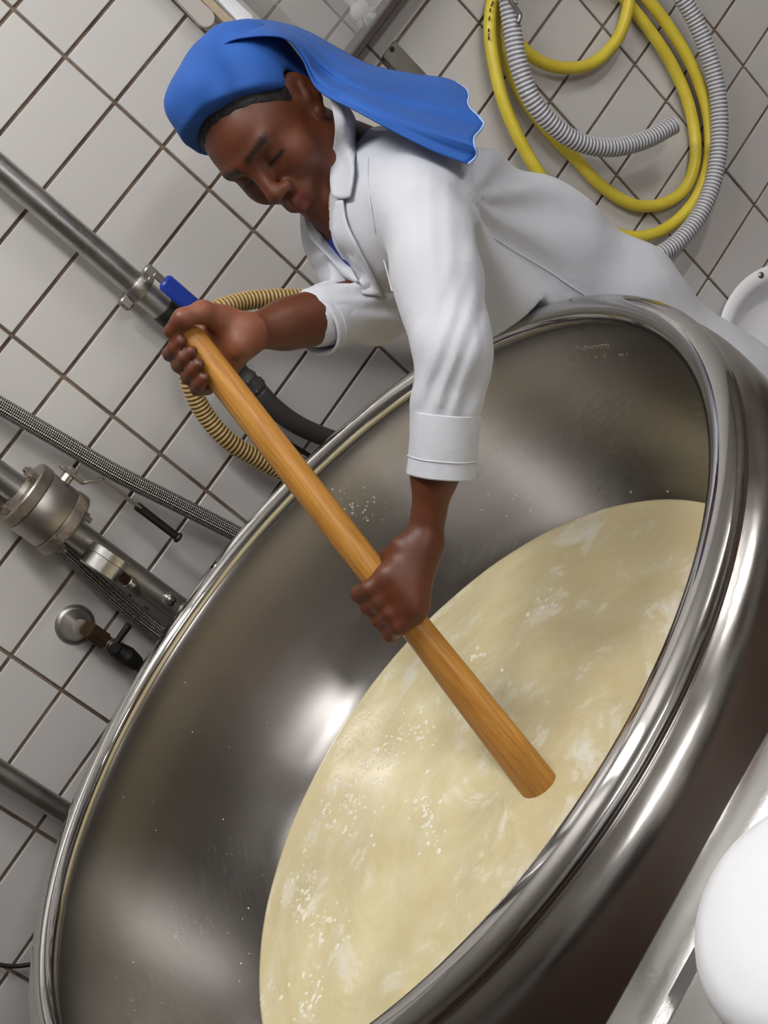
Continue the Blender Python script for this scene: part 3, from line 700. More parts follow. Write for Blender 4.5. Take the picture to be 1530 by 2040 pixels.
# ---------------------------------------------------------------- implicit-surface modelling for the figure
def smin(a, b, k):
    if k <= 0: return np.minimum(a, b)
    h = np.maximum(k - np.abs(a - b), 0) / k
    return np.minimum(a, b) - h * h * k * .25
class Field:
    def __init__(s): s.P = []; s.post = None
    def _add(s, f, c, r, op, k): s.P.append((f, np.array(c, float), r, op, k)); return s
    def rc(s, a, b, ra, rb=None, k=.02, op='u'):
        a = np.array(a, float); b = np.array(b, float); rb = ra if rb is None else rb; d = b - a; dd = max(d @ d, 1e-12)
        def f(X):
            t = np.clip((X - a) @ d / dd, 0, 1); return np.linalg.norm(X - a - t[:, None] * d, axis=1) - (ra + (rb - ra) * t)
        return s._add(f, (a + b) / 2, np.linalg.norm(d) / 2 + max(ra, rb), op, k)
    def chain(s, pts, rads, k=.02, op='u'):
        for i in range(len(pts) - 1): s.rc(pts[i], pts[i + 1], rads[i], rads[i + 1], k, op)
        return s
    def el(s, c, rad, rot=None, k=.02, op='u'):
        c = np.array(c, float); rad = np.array(rad, float); R = np.eye(3) if rot is None else np.array(rot)
        def f(X):
            q = (X - c) @ R; k0 = np.linalg.norm(q / rad, axis=1); k1 = np.linalg.norm(q / rad ** 2, axis=1) + 1e-9
            return k0 * (k0 - 1) / k1
        return s._add(f, c, rad.max(), op, k)
    def plane(s, p, n, k=.004, op='i'):
        p = np.array(p, float); n = nrm(n)
        return s._add(lambda X: (X - p) @ n, p, 1e9, op, k)
    def copy(s):
        g = Field(); g.P = list(s.P); g.post = s.post; return g
    def __call__(s, X, c=None, r=None):
        d = np.full(len(X), 0.5)
        for f, pc, pr, op, k in s.P:
            if c is not None and np.linalg.norm(pc - c) > pr + r + .02 + k: continue
            v = f(X)
            if op == 'u': d = smin(d, v, k)
            elif op == 's': d = -smin(-d, v, k)
            else: d = -smin(-d, -v, k)
        if s.post is not None: d = s.post(X, d)
        return d
def nets(F, lo, hi, h, B=16):
    """sparse surface nets of the field's zero set"""
    lo = np.array(lo, float); hi = np.array(hi, float); n = np.ceil((hi - lo) / h / B).astype(int)
    I = np.stack(np.meshgrid(*[np.arange(k) for k in n], indexing='ij'), -1).reshape(-1, 3)
    C = lo + (I + .5) * B * h; hd = B * h * math.sqrt(3) / 2
    act = np.abs(F(C)) < hd * 1.35 + .012
    N = n * B + 2; vid = []; vp = []; quads = []
    g = np.arange(B + 2); G = np.stack(np.meshgrid(g, g, g, indexing='ij'), -1)
    for blk, c in zip(I[act], C[act]):
        o = blk * B; X = lo + (G + o) * h
        D = F(X.reshape(-1, 3), c, hd + 2 * h).reshape(B + 2, B + 2, B + 2)
        if D.min() > 0 or D.max() < 0: continue
        S = D < 0
        # cells
        cnt = np.zeros((B, B, B)); acc = np.zeros((B, B, B, 3))
        for ax in range(3):
            e0 = [slice(0, B + 1)] * 3; e1 = [slice(0, B + 1)] * 3; e1[ax] = slice(1, B + 2)
            a = D[tuple(e0)]; b = D[tuple(e1)]; cr = (a < 0) != (b < 0)
            t = np.where(cr, a / np.where(cr, a - b, 1), 0)
            P = G[:B + 1, :B + 1, :B + 1].astype(float).copy(); P[..., ax] += t
            oth = [k for k in range(3) if k != ax]
            for i in (0, 1):
                for j in (0, 1):
                    sl = [slice(0, B)] * 3; sl[oth[0]] = slice(i, B + i); sl[oth[1]] = slice(j, B + j)
                    m = cr[tuple(sl)]; cnt += m; acc += P[tuple(sl)] * m[..., None]
            # quads for edges owned by this block (interior offset >=1 in the two other axes handled via global ids)
            own = cr[:B, :B, :B]
            ii = np.argwhere(own) + o
            if len(ii):
                d1 = np.zeros(3, int); d1[oth[0]] = 1; d2 = np.zeros(3, int); d2[oth[1]] = 1
                q = np.stack([ii - d1 - d2, ii - d2, ii, ii - d1], 1)
                flip = S[:B, :B, :B][own] ^ (ax == 1)
                q[~flip] = q[~flip][:, ::-1]
                quads.append(q)
        m = cnt > 0
        cells = np.argwhere(m)
        if len(cells):
            vid.append(cells + o); vp.append(lo + (acc[m] / cnt[m][:, None] + o) * h)
    vid = np.vstack(vid); vp = np.vstack(vp); Q = np.vstack(quads)
    key = lambda a: (a[..., 0] * (N[1] + 4) + a[..., 1]) * (N[2] + 4) + a[..., 2]
    ks = key(vid); order = np.argsort(ks); ks = ks[order]; vp = vp[order]
    kq = key(Q); ix = np.searchsorted(ks, kq); ix = np.clip(ix, 0, len(ks) - 1); ok = (ks[ix] == kq).all(1)
    return vp, ix[ok]
def np_mesh(name, V, Q):
    me = bpy.data.meshes.new(name); me.vertices.add(len(V)); me.vertices.foreach_set('co', V.astype(np.float32).ravel())
    me.loops.add(len(Q) * 4); me.loops.foreach_set('vertex_index', Q.astype(np.int32).ravel())
    me.polygons.add(len(Q)); me.polygons.foreach_set('loop_start', np.arange(0, len(Q) * 4, 4, dtype=np.int32)); me.polygons.foreach_set('loop_total', np.full(len(Q), 4, np.int32))
    me.update(calc_edges=True); me.validate(); return me
def trace(F, px, py, d0=1.0, d1=2.3, off=0.0):
    """first hit of the photograph's sight line with a field, lifted off the surface by `off`"""
    r = at(px, py, 1.0) - CAM; L = np.linalg.norm(r); d = d0
    for _ in range(120):
        X = CAM + r * d; v = F(X[None])[0]
        if v < .0006: 
            e = 1e-3; gN = np.array([F((X + dx)[None])[0] - v for dx in np.eye(3) * e]); gN = nrm(gN)
            return X + gN * off, gN
        d += max(v * .8, .0006) / L
        if d > d1: break
    return None, None
def grid_cloth(name, G, mat, parent, thick=.002, sub=4, smoothpts=True, uvscale=1.0):
    """solid cloth from a grid of points G[i][j]"""
    G = np.array(G, float); A = np.array([catmull(row, sub) for row in G]); A = np.array([catmull(A[:, j], sub) for j in range(A.shape[1])]).transpose(1, 0, 2)
    n, m = A.shape[:2]; du = np.gradient(A, axis=0); dv = np.gradient(A, axis=1); Nn = np.cross(du, dv); Nn /= np.linalg.norm(Nn, axis=2)[..., None] + 1e-12
    V = np.vstack([(A + Nn * thick / 2).reshape(-1, 3), (A - Nn * thick / 2).reshape(-1, 3)]); F = []
    for i in range(n - 1):
        for j in range(m - 1):
            a = i * m + j; F.append((a, a + m, a + m + 1, a + 1)); b = a + n * m; F.append((b, b + 1, b + m + 1, b + m))
    bd = [(0, j) for j in range(m)] + [(i, m - 1) for i in range(1, n)] + [(n - 1, j) for j in range(m - 2, -1, -1)] + [(i, 0) for i in range(n - 2, 0, -1)]
    for k in range(len(bd)):
        a = bd[k][0] * m + bd[k][1]; b = bd[(k + 1) % len(bd)][0] * m + bd[(k + 1) % len(bd)][1]; F.append((a, b, b + n * m, a + n * m))
    return link(name, mesh(name, V, F), mat, parent), A

# ---------------------------------------------------------------- figure: frame and joints
def Rh(yaw, pitch, roll):
    F = np.array([-math.cos(yaw), -math.sin(yaw), 0]); U = np.array([0, 0, 1.0]); X = np.cross(F, U)
    F2 = math.cos(pitch) * F - math.sin(pitch) * U; U2 = math.cos(pitch) * U + math.sin(pitch) * F
    X3 = math.cos(roll) * X + math.sin(roll) * U2; U3 = math.cos(roll) * U2 - math.sin(roll) * X
    return np.c_[X3, F2, U3]
HS = .90; HO = at(546, 268, 1.69); HR = Rh(math.radians(30), math.radians(11), math.radians(-3))
def hl(x, y, z): return HO + HS * (HR @ np.array([x, y, z], float))
shL, elL, wrL = at(845, 405, 1.60), at(904, 700, 1.515), at(846, 1075, 1.555)
shR, elR, wrR = at(705, 462, 1.86), at(748, 606, 1.745), at(490, 664, 1.60)
T1, T2, T3, T4 = at(800, 435, 1.745), at(990, 540, 1.85), at(1150, 650, 1.925), at(1315, 815, 2.0)
LAT = np.array([0.0, 1.0, 0.0])
PB = atz(1070, 1560, ZL); PT = at(372, 664, 1.575)
PA = nrm(PT - PB)                                   # paddle axis, upward
pc = nrm((CAM - (PB + PT) / 2) - PA * ((CAM - (PB + PT) / 2) @ PA))   # toward the camera, across the paddle
prr = np.cross(pc, PA); prr = prr if (RW[0] @ prr) > 0 else -prr       # toward image right, across the paddle
def pad_point(px, py):
    """point of the paddle axis nearest to a sight line"""
    r = nrm(at(px, py, 1) - CAM); w = CAM - PB; b = r @ PA; t = (PA @ w - b * (r @ w)) / (1 - b * b); return PB + PA * t
def around(g, s, R, phi): return g + PA * s + R * (math.cos(math.radians(phi)) * pc + math.sin(math.radians(phi)) * prr)

body = Field()
# head
skin = body
body.el(hl(0, -.010, .040), HS * np.array([.074, .094, .088]), HR, k=.02)
body.el(hl(0, .022, -.030), HS * np.array([.062, .066, .078]), HR, k=.03)
body.el(hl(0, .040, .030), HS * np.array([.064, .052, .058]), HR, k=.02)
body.rc(hl(-.052, -.005, -.055), hl(-.016, .066, -.100), HS * .018, HS * .016, k=.03 * HS)
body.rc(hl(.052, -.005, -.055), hl(.016, .066, -.100), HS * .018, HS * .016, k=.03 * HS)
body.el(hl(0, .074, -.100), HS * np.array([.020, .016, .016]), HR, k=.018)
for s in (-1, 1):
    body.el(hl(s * .043, .058, -.022), HS * np.array([.024, .024, .026]), HR, k=.022)      # cheek
    body.rc(hl(s * .012, .090, .034), hl(s * .044, .076, .034), HS * .0095, HS * .008, k=.012)   # brow ridge
    body.el(hl(s * .031, .096, .012), HS * np.array([.016, .014, .011]), HR, k=.012, op='s')      # socket
    body.el(hl(s * .031, .0735, .011), HS * np.array([.0155, .0145, .0125]), HR, k=.003)       # lidded eye
    body.rc(hl(s * .020, .0895, .0045), hl(s * .043, .0845, .0055), HS * .0016, HS * .0016, k=.002, op='s')   # lash line
    body.el(hl(s * .0135, .097, -.030), HS * np.array([.0085, .010, .0085]), HR, k=.006)        # nostril wing
body.rc(hl(0, .086, .030), hl(0, .109, -.018), HS * .0085, HS * .0115, k=.012)
body.el(hl(0, .110, -.024), HS * np.array([.0135, .011, .0105]), HR, k=.006)
for s in (-1, 1): body.el(hl(s * .007, .103, -.0365), HS * np.array([.0042, .006, .004]), HR, k=.002, op='s')
body.el(hl(0, .084, -.060), HS * np.array([.030, .016, .022]), HR, k=.014)
body.rc(hl(-.021, .090, -.061), hl(0, .1005, -.0545), HS * .0045, HS * .0066, k=.006); body.rc(hl(.021, .090, -.061), hl(0, .1005, -.0545), HS * .0045, HS * .0066, k=.006)
body.rc(hl(-.019, .089, -.066), hl(0, .0985, -.0695), HS * .0045, HS * .0075, k=.006); body.rc(hl(.019, .089, -.066), hl(0, .0985, -.0695), HS * .0045, HS * .0075, k=.006)
body.rc(hl(-.022, .0955, -.0625), hl(.022, .0955, -.0625), HS * .0012, HS * .0012, k=.002, op='s')
body.rc(hl(-.014, .096, -.0622), hl(.014, .096, -.0622), HS * .0014, HS * .0014, k=.003, op='s')
for s in (-1, 1):                                                                              # ears
    Re = HR @ np.array([[math.cos(s * .55), -math.sin(s * .55), 0], [math.sin(s * .55), math.cos(s * .55), 0], [0, 0, 1]])
    body.el(hl(s * .0800, -.016, .010), HS * np.array([.0085, .0200, .0350]), Re, k=.008)
    body.el(hl(s * .0895, -.0125, .014), HS * np.array([.0065, .0125, .0235]), Re, k=.004, op='s')
    body.rc(hl(s * .0830, -.009, -.002), hl(s * .0860, -.018, .018), HS * .0035, HS * .003, k=.004)
    body.el(hl(s * .0765, -.005, -.026), HS * np.array([.0065, .0085, .0085]), HR, k=.008)
# neck and trunk
nb = (shL + shR) / 2 + np.array([.005, 0, .015]); nb = nb * .45 + hl(0, -.05, -.10) * .55
body.rc(hl(0, -.022, -.045), nb, .052, .056, k=.03)
body.rc(nb, T1, .056, .085, k=.05)
for s in (-.055, .055): body.chain([T1 + LAT * s, T2 + LAT * s, T3 + LAT * s, T4 + LAT * s], [.092, .085, .085, .095], k=.05)
# left arm and hand (lower grip, back of the hand to the camera)
body.chain([shL, elL, wrL], [.040, .028, .0205], k=.03)
body.rc(elL + (wrL - elL) * .2, elL + (wrL - elL) * .6, .027, .0255, k=.03)
gL = pad_point(781, 1196)
rP = .0190
fingers = ((.030, 1.0), (.0105, 1.05), (-.0095, 1.0), (-.0285, .86))
def fist(g, phiW, seq, wr, fing, Rk=.031, wob=0.0):
    """four fingers closed round the paddle; seq = angles of knuckle, middle joint, end joint, tip"""
    kn = []
    for i, (s, ln) in enumerate(fing):
        k0 = around(g, s, rP + .0125, seq[0] + wob * i)
        k1 = around(g, s * .95 - .001, rP + .0125, seq[0] + (seq[1] - seq[0]) * ln + wob * i)
        k2 = around(g, s * .92 - .002, rP + .0095, seq[0] + (seq[2] - seq[0]) * ln + wob * i)
        k3 = around(g, s * .92 - .002, rP + .0075, seq[0] + (seq[3] - seq[0]) * ln + wob * i)
        body.chain([k0, k1, k2, k3], [.0100, .0090, .0082, .0072], k=.004); kn.append(k0)
    return kn
kn = fist(gL, 40, (-62, -125, -185, -235), wrL, fingers)
pm = [around(gL, .026, rP + .018, 22), around(gL, .0, rP + .019, 22), around(gL, -.022, rP + .018, 22)]
for k_, q, s_i in zip(kn, (pm[0], pm[0] * .5 + pm[1] * .5, pm[1] * .4 + pm[2] * .6, pm[2]), (.030, .0105, -.0095, -.0285)):
    md = around(gL, s_i * .95, rP + .0175, -25); body.rc(k_, md, .0112, .0100, k=.006); body.rc(md, q, .0100, .0120, k=.008); body.el(k_ + .0025 * nrm(k_ - gL), (.0105, .0105, .0105), k=.004)
for q, rr_ in zip(pm, (.0165, .0165, .0155)): body.rc(q, wrL + (q - wrL) * .12, rr_, .0185, k=.016)
th = [wrL + (pm[0] - wrL) * .45 + PA * .014, around(gL, .042, rP + .012, 75), around(gL, .046, rP + .009, 125), around(gL, .042, rP + .007, 170)]
body.chain(th, [.0145, .0115, .0095, .0080], k=.010)
# right arm and hand (upper grip, palm to the camera behind the paddle end)
body.chain([shR, elR, wrR], [.040, .033, .0225], k=.03)
body.rc(elR + (wrR - elR) * .3, elR + (wrR - elR) * .7, .032, .027, k=.03)
gR = pad_point(402, 704)
knR = fist(gR, 120, (222, 268, 312, 342), wrR, ((.026, .95), (.007, 1.0), (-.012, .95), (-.030, .84)))
pmR = [around(gR, .024, rP + .016, 160), around(gR, .0, rP + .016, 158), around(gR, -.024, rP + .016, 152)]
for k_, q in zip(knR, (pmR[0], pmR[0] * .5 + pmR[1] * .5, pmR[1] * .4 + pmR[2] * .6, pmR[2])): body.rc(k_, q, .0105, .0125, k=.010)
for q, rr_ in zip(pmR, (.0165, .0165, .0165)): body.rc(q, wrR + (q - wrR) * .15, rr_, .0195, k=.016)
hee = [around(gR, .020, rP + .022, 95), around(gR, -.020, rP + .024, 100)]
body.rc(hee[0], wrR, .016, .018, k=.014); body.rc(hee[1], wrR, .0165, .018, k=.014)
thR = [wrR * .45 + hee[0] * .55 + PA * .012, around(gR, .036, rP + .016, 62), around(gR, .042, rP + .011, 14), around(gR, .040, rP + .009, -30)]
body.chain(thR, [.0155, .0125, .0105, .0085], k=.010)
# legs
fl = [np.array([.17, T4[1] - .09, 0]), np.array([.19, T4[1] + .10, 0])]
for s, f0 in zip((-1, 1), fl):
    hip = T4 + LAT * s * .075; kne = np.array([f0[0] - .035, f0[1], .47]); ank = np.array([f0[0], f0[1], .09])
    body.chain([hip, kne, ank], [.085, .058, .040], k=.04)
    body.rc(ank + np.array([.02, 0, -.045]), ank + np.array([-.12, 0, -.055]), .038, .030, k=.03)
def press(X, d, rmin=0.0):
    """body and clothes give way where they lean against the vat"""
    r = np.hypot(X[:, 0] - VC[0], X[:, 1] - VC[1]); m = (X[:, 2] < VC[2] + .017) & (r > rmin)
    return np.where(m, np.maximum(d, np.where(X[:, 2] > VC[2] - .02, VR + .0205, VR + .0345) - r), d)
body.post = lambda X, d: press(X, d, .42)
V, Q = nets(body, [-.62, -.98, 0.0], [.36, -.14, 1.62], .0036)
me = np_mesh('person', V, Q)
# colouring: lips, lids, brows, palms
tint = np.zeros((len(V), 4), np.float32); tint[:, 3] = 1
LOC = ((V - HO) @ HR) / HS
def blob(c, r, w=1.0): return np.clip(1.35 - np.linalg.norm((LOC - np.array(c)) / np.array(r), axis=1), 0, .35) / .35 * w
lip = np.maximum.reduce([blob((x, .098, -.0622), (.010, .014, .0115)) for x in (-.014, -.005, .005, .014)])
brow = np.maximum.reduce([blob((s * x, .090, .037), (.008, .02, .0045)) for s in (-1, 1) for x in (.016, .024, .032, .040, .047)])
lid = np.maximum.reduce([blob((s * x, .087, .0048), (.006, .012, .0028)) for s in (-1, 1) for x in (.021, .027, .033, .039, .044)])
tint[:, 0] = lip; tint[:, 1] = np.maximum(brow * .8, lid)
dR = np.linalg.norm(V - gR, axis=1); cs = (V - gR) @ pc; palm = np.clip((cs + .030) / .02, 0, 1) * (dR < .085) * np.clip((((V - gR) @ prr) + .005) / .02, 0, 1)
tint[:, 2] = palm
ca_ = me.color_attributes.new('tint', 'FLOAT_COLOR', 'POINT'); ca_.data.foreach_set('color', tint.ravel())
t = NT('skin'); at_ = t.n('ShaderNodeAttribute', attribute_name='tint'); sp = t.n('ShaderNodeSeparateColor'); t.l(at_.outputs['Color'], sp.inputs[0])
f = t.noise(22, 5, .6, t.coord())
c = t.mix(t.mapr(f, .35, .7, 0, 1), srgb(84, 43, 24), srgb(98, 51, 29))
c = t.mix(t.math('MULTIPLY', sp.outputs[2], .55), c, srgb(150, 94, 70))
c = t.mix(t.math('MULTIPLY', sp.outputs[0], .7), c, srgb(104, 48, 42))
c = t.mix(sp.outputs[1], c, srgb(20, 14, 12))
t.set(color=c, rough=t.mapr(t.noise(60, 4, .6, t.coord()), .3, .7, .40, .55), spec=.45, sss=.12, normal=t.bump(t.noise(420, 3, .6, t.coord()), .12, .0015))
t.p.inputs['Subsurface Radius'].default_value = (.008, .003, .0015); M['skin'] = t.m
person = link('person', me, M['skin'])
tag(person, 'woman in white coat and blue headscarf stirring the vat with a paddle', 'person')

# ---------------------------------------------------------------- hair under the scarf
hair = Field()
hair.el(hl(0, -.012, .040), HS * (np.array([.074, .094, .088]) + .0038), HR)
hair.el(hl(0, .036, .034), HS * (np.array([.064, .052, .060]) + .0030), HR, k=.02)
_l = [((trace(hair, px_, py_)[0] - HO) @ HR) / HS for px_, py_ in ((397, 256), (588, 178))]
_d = _l[1] - _l[0]; BANDN = nrm([0, -_d[2], _d[1]]); BANDN = BANDN if BANDN[2] < 0 else -BANDN; BANDP = _l[0]
print('band', BANDP, BANDN)
hair.plane(hl(*(BANDP + BANDN * .017)), HR @ nrm(BANDN + np.array([0, .10, 0])), k=.010)
hair.el(hl(0, .082, .0), HS * np.array([.090, .078, .075]), HR, k=.012, op='s')
hair.post = lambda X, d: d + .0008 * np.sin(260 * X[:, 0] + 90 * X[:, 2]) * np.sin(230 * X[:, 1]) + .0006
V, Q = nets(hair, HO - .14, HO + .16, .0035)
simple('black_hair', srgb(20, 17, 16), .55, 0, .3, 60, bump=.6, bscale=400)
link('hair', np_mesh('hair', V, Q), M['black_hair'], person)
# ---------------------------------------------------------------- white coat
coat = Field()
for s in (-.062, .062): coat.chain([T1 + LAT * s, T2 + LAT * s * 1.0, T3 + LAT * s * 1.05, T4 + LAT * s * 1.1], [.108, .108, .110, .122], k=.06)
coat.rc(nb + np.array([.0, 0, -.030]), T1, .062, .10, k=.05)
coat.rc(T2 + np.array([-.035, -.045, -.02]), T3 + np.array([-.05, -.05, .0]), .100, .110, k=.06)
coat.rc(T1 + LAT * .02, shL, .095, .060, k=.05); coat.rc(T1, shR, .095, .058, k=.05)
cuL = elL + (wrL - elL) * .60
coat.chain([shL, shL + (elL - shL) * .5, elL, elL + (wrL - elL) * .28, elL + (wrL - elL) * .40, elL + (wrL - elL) * .56], [.060, .056, .047, .0390, .0350, .0310], k=.012)
coat.chain([shR, elR, elR + (wrR - elR) * .48], [.056, .046, .0375], k=.03)
kn_ = np.array([.14, (fl[0][1] + fl[1][1]) / 2, .50])
coat.rc(T4 - LAT * .06, kn_ - LAT * .07, .125, .135, k=.06); coat.rc(T4 + LAT * .06, kn_ + LAT * .07, .125, .135, k=.06)
coat.plane(kn_ + np.array([0, 0, -.08]), (0, 0, -1), k=.01)
vn0 = nb + np.array([-.055, -.02, -.005]); vn1 = T1 + np.array([-.115, -.015, .02])
shirt = coat.copy()
coat.rc(vn0, vn1, .040, .020, k=.012, op='s')
ARML = nrm(elL - shL); FOL = nrm(wrL - elL)
_arm0 = at(948, 400, 1.60); _cf = elL + FOL * .085
def folds(X, d):
    near = np.abs(d) < .02
    if not near.any(): return press(X, d, .42)
    Y = X[near]
    g = np.zeros(len(Y))
    # creases round the left elbow and above the cuff
    for c, ax, amp, frq, w in ((elL + FOL * .03, FOL, .0040, 62, .075), (elL + FOL * .09, nrm(FOL + .5 * RW[0]), .0028, 95, .05), (shL + ARML * .10, ARML, .0012, 40, .10), (elR, nrm(wrR - elR), .0040, 75, .09)):
        q = Y - c; a = q @ ax; rd = np.linalg.norm(q, axis=1)
        side = q @ nrm(np.cross(ax, RW[2])); g += amp * np.sin(frq * a + 26 * side + 9 * np.sin(34 * side)) * np.exp(-(rd / w) ** 2)
    g *= np.where(np.linalg.norm(Y - _cf, axis=1) < .12, np.clip(.55 - ((Y - _cf) @ FOL) / .03, 0, 1), 1)
    # pulls fanning out from the armpit across the back
    q = Y - _arm0; u = q @ RW[0]; v = q @ RW[1]; an = np.arctan2(v, u + .01); rr = np.hypot(u, v)
    g += .0060 * np.sin(an * 9.0 + 2.0 * np.sin(rr * 16)) * np.exp(-((rr - .09) / .085) ** 2) * (u > -.005)
    # long soft drapes over back and skirt
    g += .0030 * np.sin(21 * (Y @ RW[0]) + 15 * (Y @ RW[1]) + 3 * np.sin(9 * Y[:, 2])) * np.clip((u - .12) / .1, 0, 1)
    g += .0014 * np.sin(60 * Y[:, 0] + 40 * Y[:, 2]) * np.sin(52 * Y[:, 1] + 30 * Y[:, 2])
    out = d.copy(); out[near] = d[near] + g; return press(X, out, .42)
coat.post = folds
V, Q = nets(coat, [-.42, -.92, .40], [.42, -.14, 1.60], .0050)
t = NT('white_cotton'); co = t.coord()
wv = t.noise(900, 2, .5, co); f = t.noise(7, 4, .6, co)
t.set(color=t.mix(t.mapr(f, .3, .7, 0, 1), srgb(188, 191, 200), srgb(197, 199, 206)), rough=.85, sheen=.15, normal=t.bump(wv, .15, .0008, t.bump(t.noise(24, 4, .55, co, .8), .22, .008))); M['cotton'] = t.m
coat_o = link('coat', np_mesh('coat', V, Q), M['cotton'], person); coat_o['label'] = 'white cotton work coat'
# blue shirt showing in the coat's neck opening
shirt.post = lambda X, d: d + .014
shirt.el((vn0 + vn1) / 2, (.12, .12, .12), k=.01, op='i')
V, Q = nets(shirt, (vn0 + vn1) / 2 - .16, (vn0 + vn1) / 2 + .16, .005)
simple('blue_shirt', srgb(26, 62, 150), .8)
so = link('shirt', np_mesh('shirt', V, Q), M['blue_shirt'], person); so['label'] = 'blue shirt at the neck'
# turned-up left cuff: band with a stitched edge
def cuff(name, a, b, r0, r1, wob):
    ax = nrm(b - a); L = np.linalg.norm(b - a); mb = MB()
    prof = [(r0 - .0025, 0), (r0, .001), (r0 + .0006, L * .3), (r1 + .0004, L * .70), (r1 + .0015, L * .715), (r1 - .0002, L * .73), (r1 + .0012, L - .0015), (r1, L), (r1 - .0028, L), (r1 - .0030, L * .5), (r0 - .0040, .002)]
    mb.lathe(prof, a, ax, n=64, close=True)
    mb.V = [tuple(np.array(v) + wob * .0013 * math.sin(5 * math.atan2((np.array(v) - a) @ np.cross(ax, RW[2]), (np.array(v) - a) @ RW[2]) + 30 * ((np.array(v) - a) @ ax)) * nrm((np.array(v) - a) - ax * ((np.array(v) - a) @ ax))) for v in mb.V]
    return mb.build(name, M['cotton'], coat_o)
c0 = at(889, 822, 1.524); c1 = at(879, 948, 1.537)
cuff('cuff', c0, c1, .0405, .0402, .5)
r0_ = at(668, 622, 1.705); r1_ = at(622, 648, 1.672)
cuff('cuff', r0_, r1_, .0425, .0425, 1)
# collar: left lapel flap and right lapel edge laid over the coat
def lay(px, py, off, dflt):
    p, g_ = trace(coat, px, py, off=off)
    return p if p is not None else at(px, py, dflt)
rows = [[(655, 188), (672, 192), (690, 200)], [(668, 250), (692, 246), (714, 262)], [(675, 320), (697, 318), (714, 332)], [(672, 360), (692, 366), (712, 366)], [(676, 396), (692, 398), (706, 394)]]
G = [[lay(x, y, .007 + .004 * (j == 0), 1.62) for j, (x, y) in enumerate(r)] for r in rows]
o, _ = grid_cloth('collar', G, M['cotton'], coat_o, .003, 5)
rows = [[(676, 402), (690, 400)], [(668, 440), (696, 440)], [(672, 480), (716, 484)], [(690, 530), (742, 536)], [(720, 590), (764, 592)]]
G = [[lay(x, y, .005, 1.66) for x, y in r] for r in rows]
grid_cloth('lapel', G, M['cotton'], coat_o, .003, 5)
rows = [[(612, 428), (640, 440)], [(622, 470), (664, 482)], [(650, 508), (690, 520)], [(690, 560), (716, 566)]]
G = [[lay(x, y, .005, 1.72) for x, y in r] for r in rows]
grid_cloth('lapel', G, M['cotton'], coat_o, .003, 5)

sm = [lay(x, y, .0004, 1.8) for x, y in ((985, 474), (1020, 497), (1060, 520), (1100, 544), (1140, 572), (1185, 600))]
sweep('seam', sm, .0013, M['cotton'], coat_o, seg=8, step=.004)
sm = [lay(x, y, .0004, 1.7) for x, y in ((742, 270), (733, 330), (736, 390), (746, 450), (766, 520), (782, 580))]
sweep('seam', sm, .0011, M['cotton'], coat_o, seg=8, step=.004)

# ---------------------------------------------------------------- blue headscarf
cap = Field()
cap.el(hl(0, -.012, .046), HS * np.array([.0845, .1040, .0960]), HR)
cap.el(hl(0, .034, .050), HS * np.array([.0700, .0565, .0620]), HR, k=.02)
cap.el(hl(0, -.060, .070), HS * np.array([.080, .075, .075]), HR, k=.05)
cap.el(hl(0, -.006, .088), HS * np.array([.066, .072, .054]), HR, k=.04)
cap.rc(hl(-.024, .040, .138), hl(.024, .040, .138), HS * .014, HS * .014, k=.05)
cap.plane(hl(*BANDP), HR @ BANDN, k=.004)
cap.el(hl(0, -.010, .030), HS * np.array([.0775, .0975, .0915]), HR, k=.003, op='s')
for s in (-1, 1): cap.el(hl(s * .090, -.012, .004), HS * np.array([.024, .030, .044]), HR, k=.004, op='s')
def capfold(X, d):
    L_ = ((X - HO) @ HR) / HS
    return d + .0012 * np.sin(95 * L_[:, 2] + 70 * L_[:, 1] + 4 * np.sin(20 * L_[:, 0])) * np.exp(-((L_[:, 2] - .12) / .035) ** 2) + .0028 * np.sin(62 * L_[:, 2] + 26 * L_[:, 1]) * np.exp(-((L_[:, 1] + .04) / .06) ** 2) + .0012 * np.sin(38 * L_[:, 1] - 45 * L_[:, 2])
cap.post = capfold
V, Q = nets(cap, HO - .17, HO + .19, .0034)
t = NT('blue_cloth'); co = t.coord(); wv = t.noise(700, 2, .5, co)
f = t.noise(9, 4, .6, co)
t.set(color=t.mix(t.mapr(f, .3, .7, 0, 1), srgb(18, 72, 146), srgb(24, 82, 162)), rough=.8, sheen=.03, normal=t.bump(wv, .12, .0006, t.bump(t.noise(30, 3, .5, co), .18, .005))); M['blue_cloth'] = t.m
cap_o = link('headscarf', np_mesh('headscarf', V, Q), M['blue_cloth'], person); cap_o['label'] = 'bright blue headscarf'
# long tail falling from the crown over the shoulder
up = [(408, 98, 1.660), (440, 58, 1.690), (515, 40, 1.715), (600, 58, 1.720), (672, 96, 1.715), (738, 130, 1.705), (826, 148, 1.690), (880, 155, 1.68), (908, 164, 1.675)]
lo_ = [(424, 106, 1.618), (470, 78, 1.600), (560, 74, 1.592), (600, 112, 1.605), (634, 180, 1.612), (712, 222, 1.545), (800, 270, 1.525), (870, 304, 1.515), (932, 327, 1.510)]
G = []
for i in range(len(up)):
    row = []
    for j in range(13):
        w = j / 12; a = np.array(up[i]); b = np.array(lo_[i]); p = a + (b - a) * w
        end = max(0, i - 5) / 3
        p[0] += 34 * end * math.sin(math.pi * w) + 9 * end * math.sin(5 * w * math.pi)
        dep = p[2] + .0045 * math.sin(6.5 * math.pi * w + .35 * i) * (i > 2) - .030 * math.sin(math.pi * w) * (1 if i > 1 else .4) + .010 * end * math.sin(4.2 * math.pi * w + .6) + .006 * math.sin(3 * math.pi * w + .5 * i) * (i > 3)
        row.append(at(p[0], p[1], dep))
    G.append(row)
tail, A = grid_cloth('scarf_tail', G, M['blue_cloth'], person, .0022, 5)
simple('hem_thread', srgb(150, 178, 228), .7)
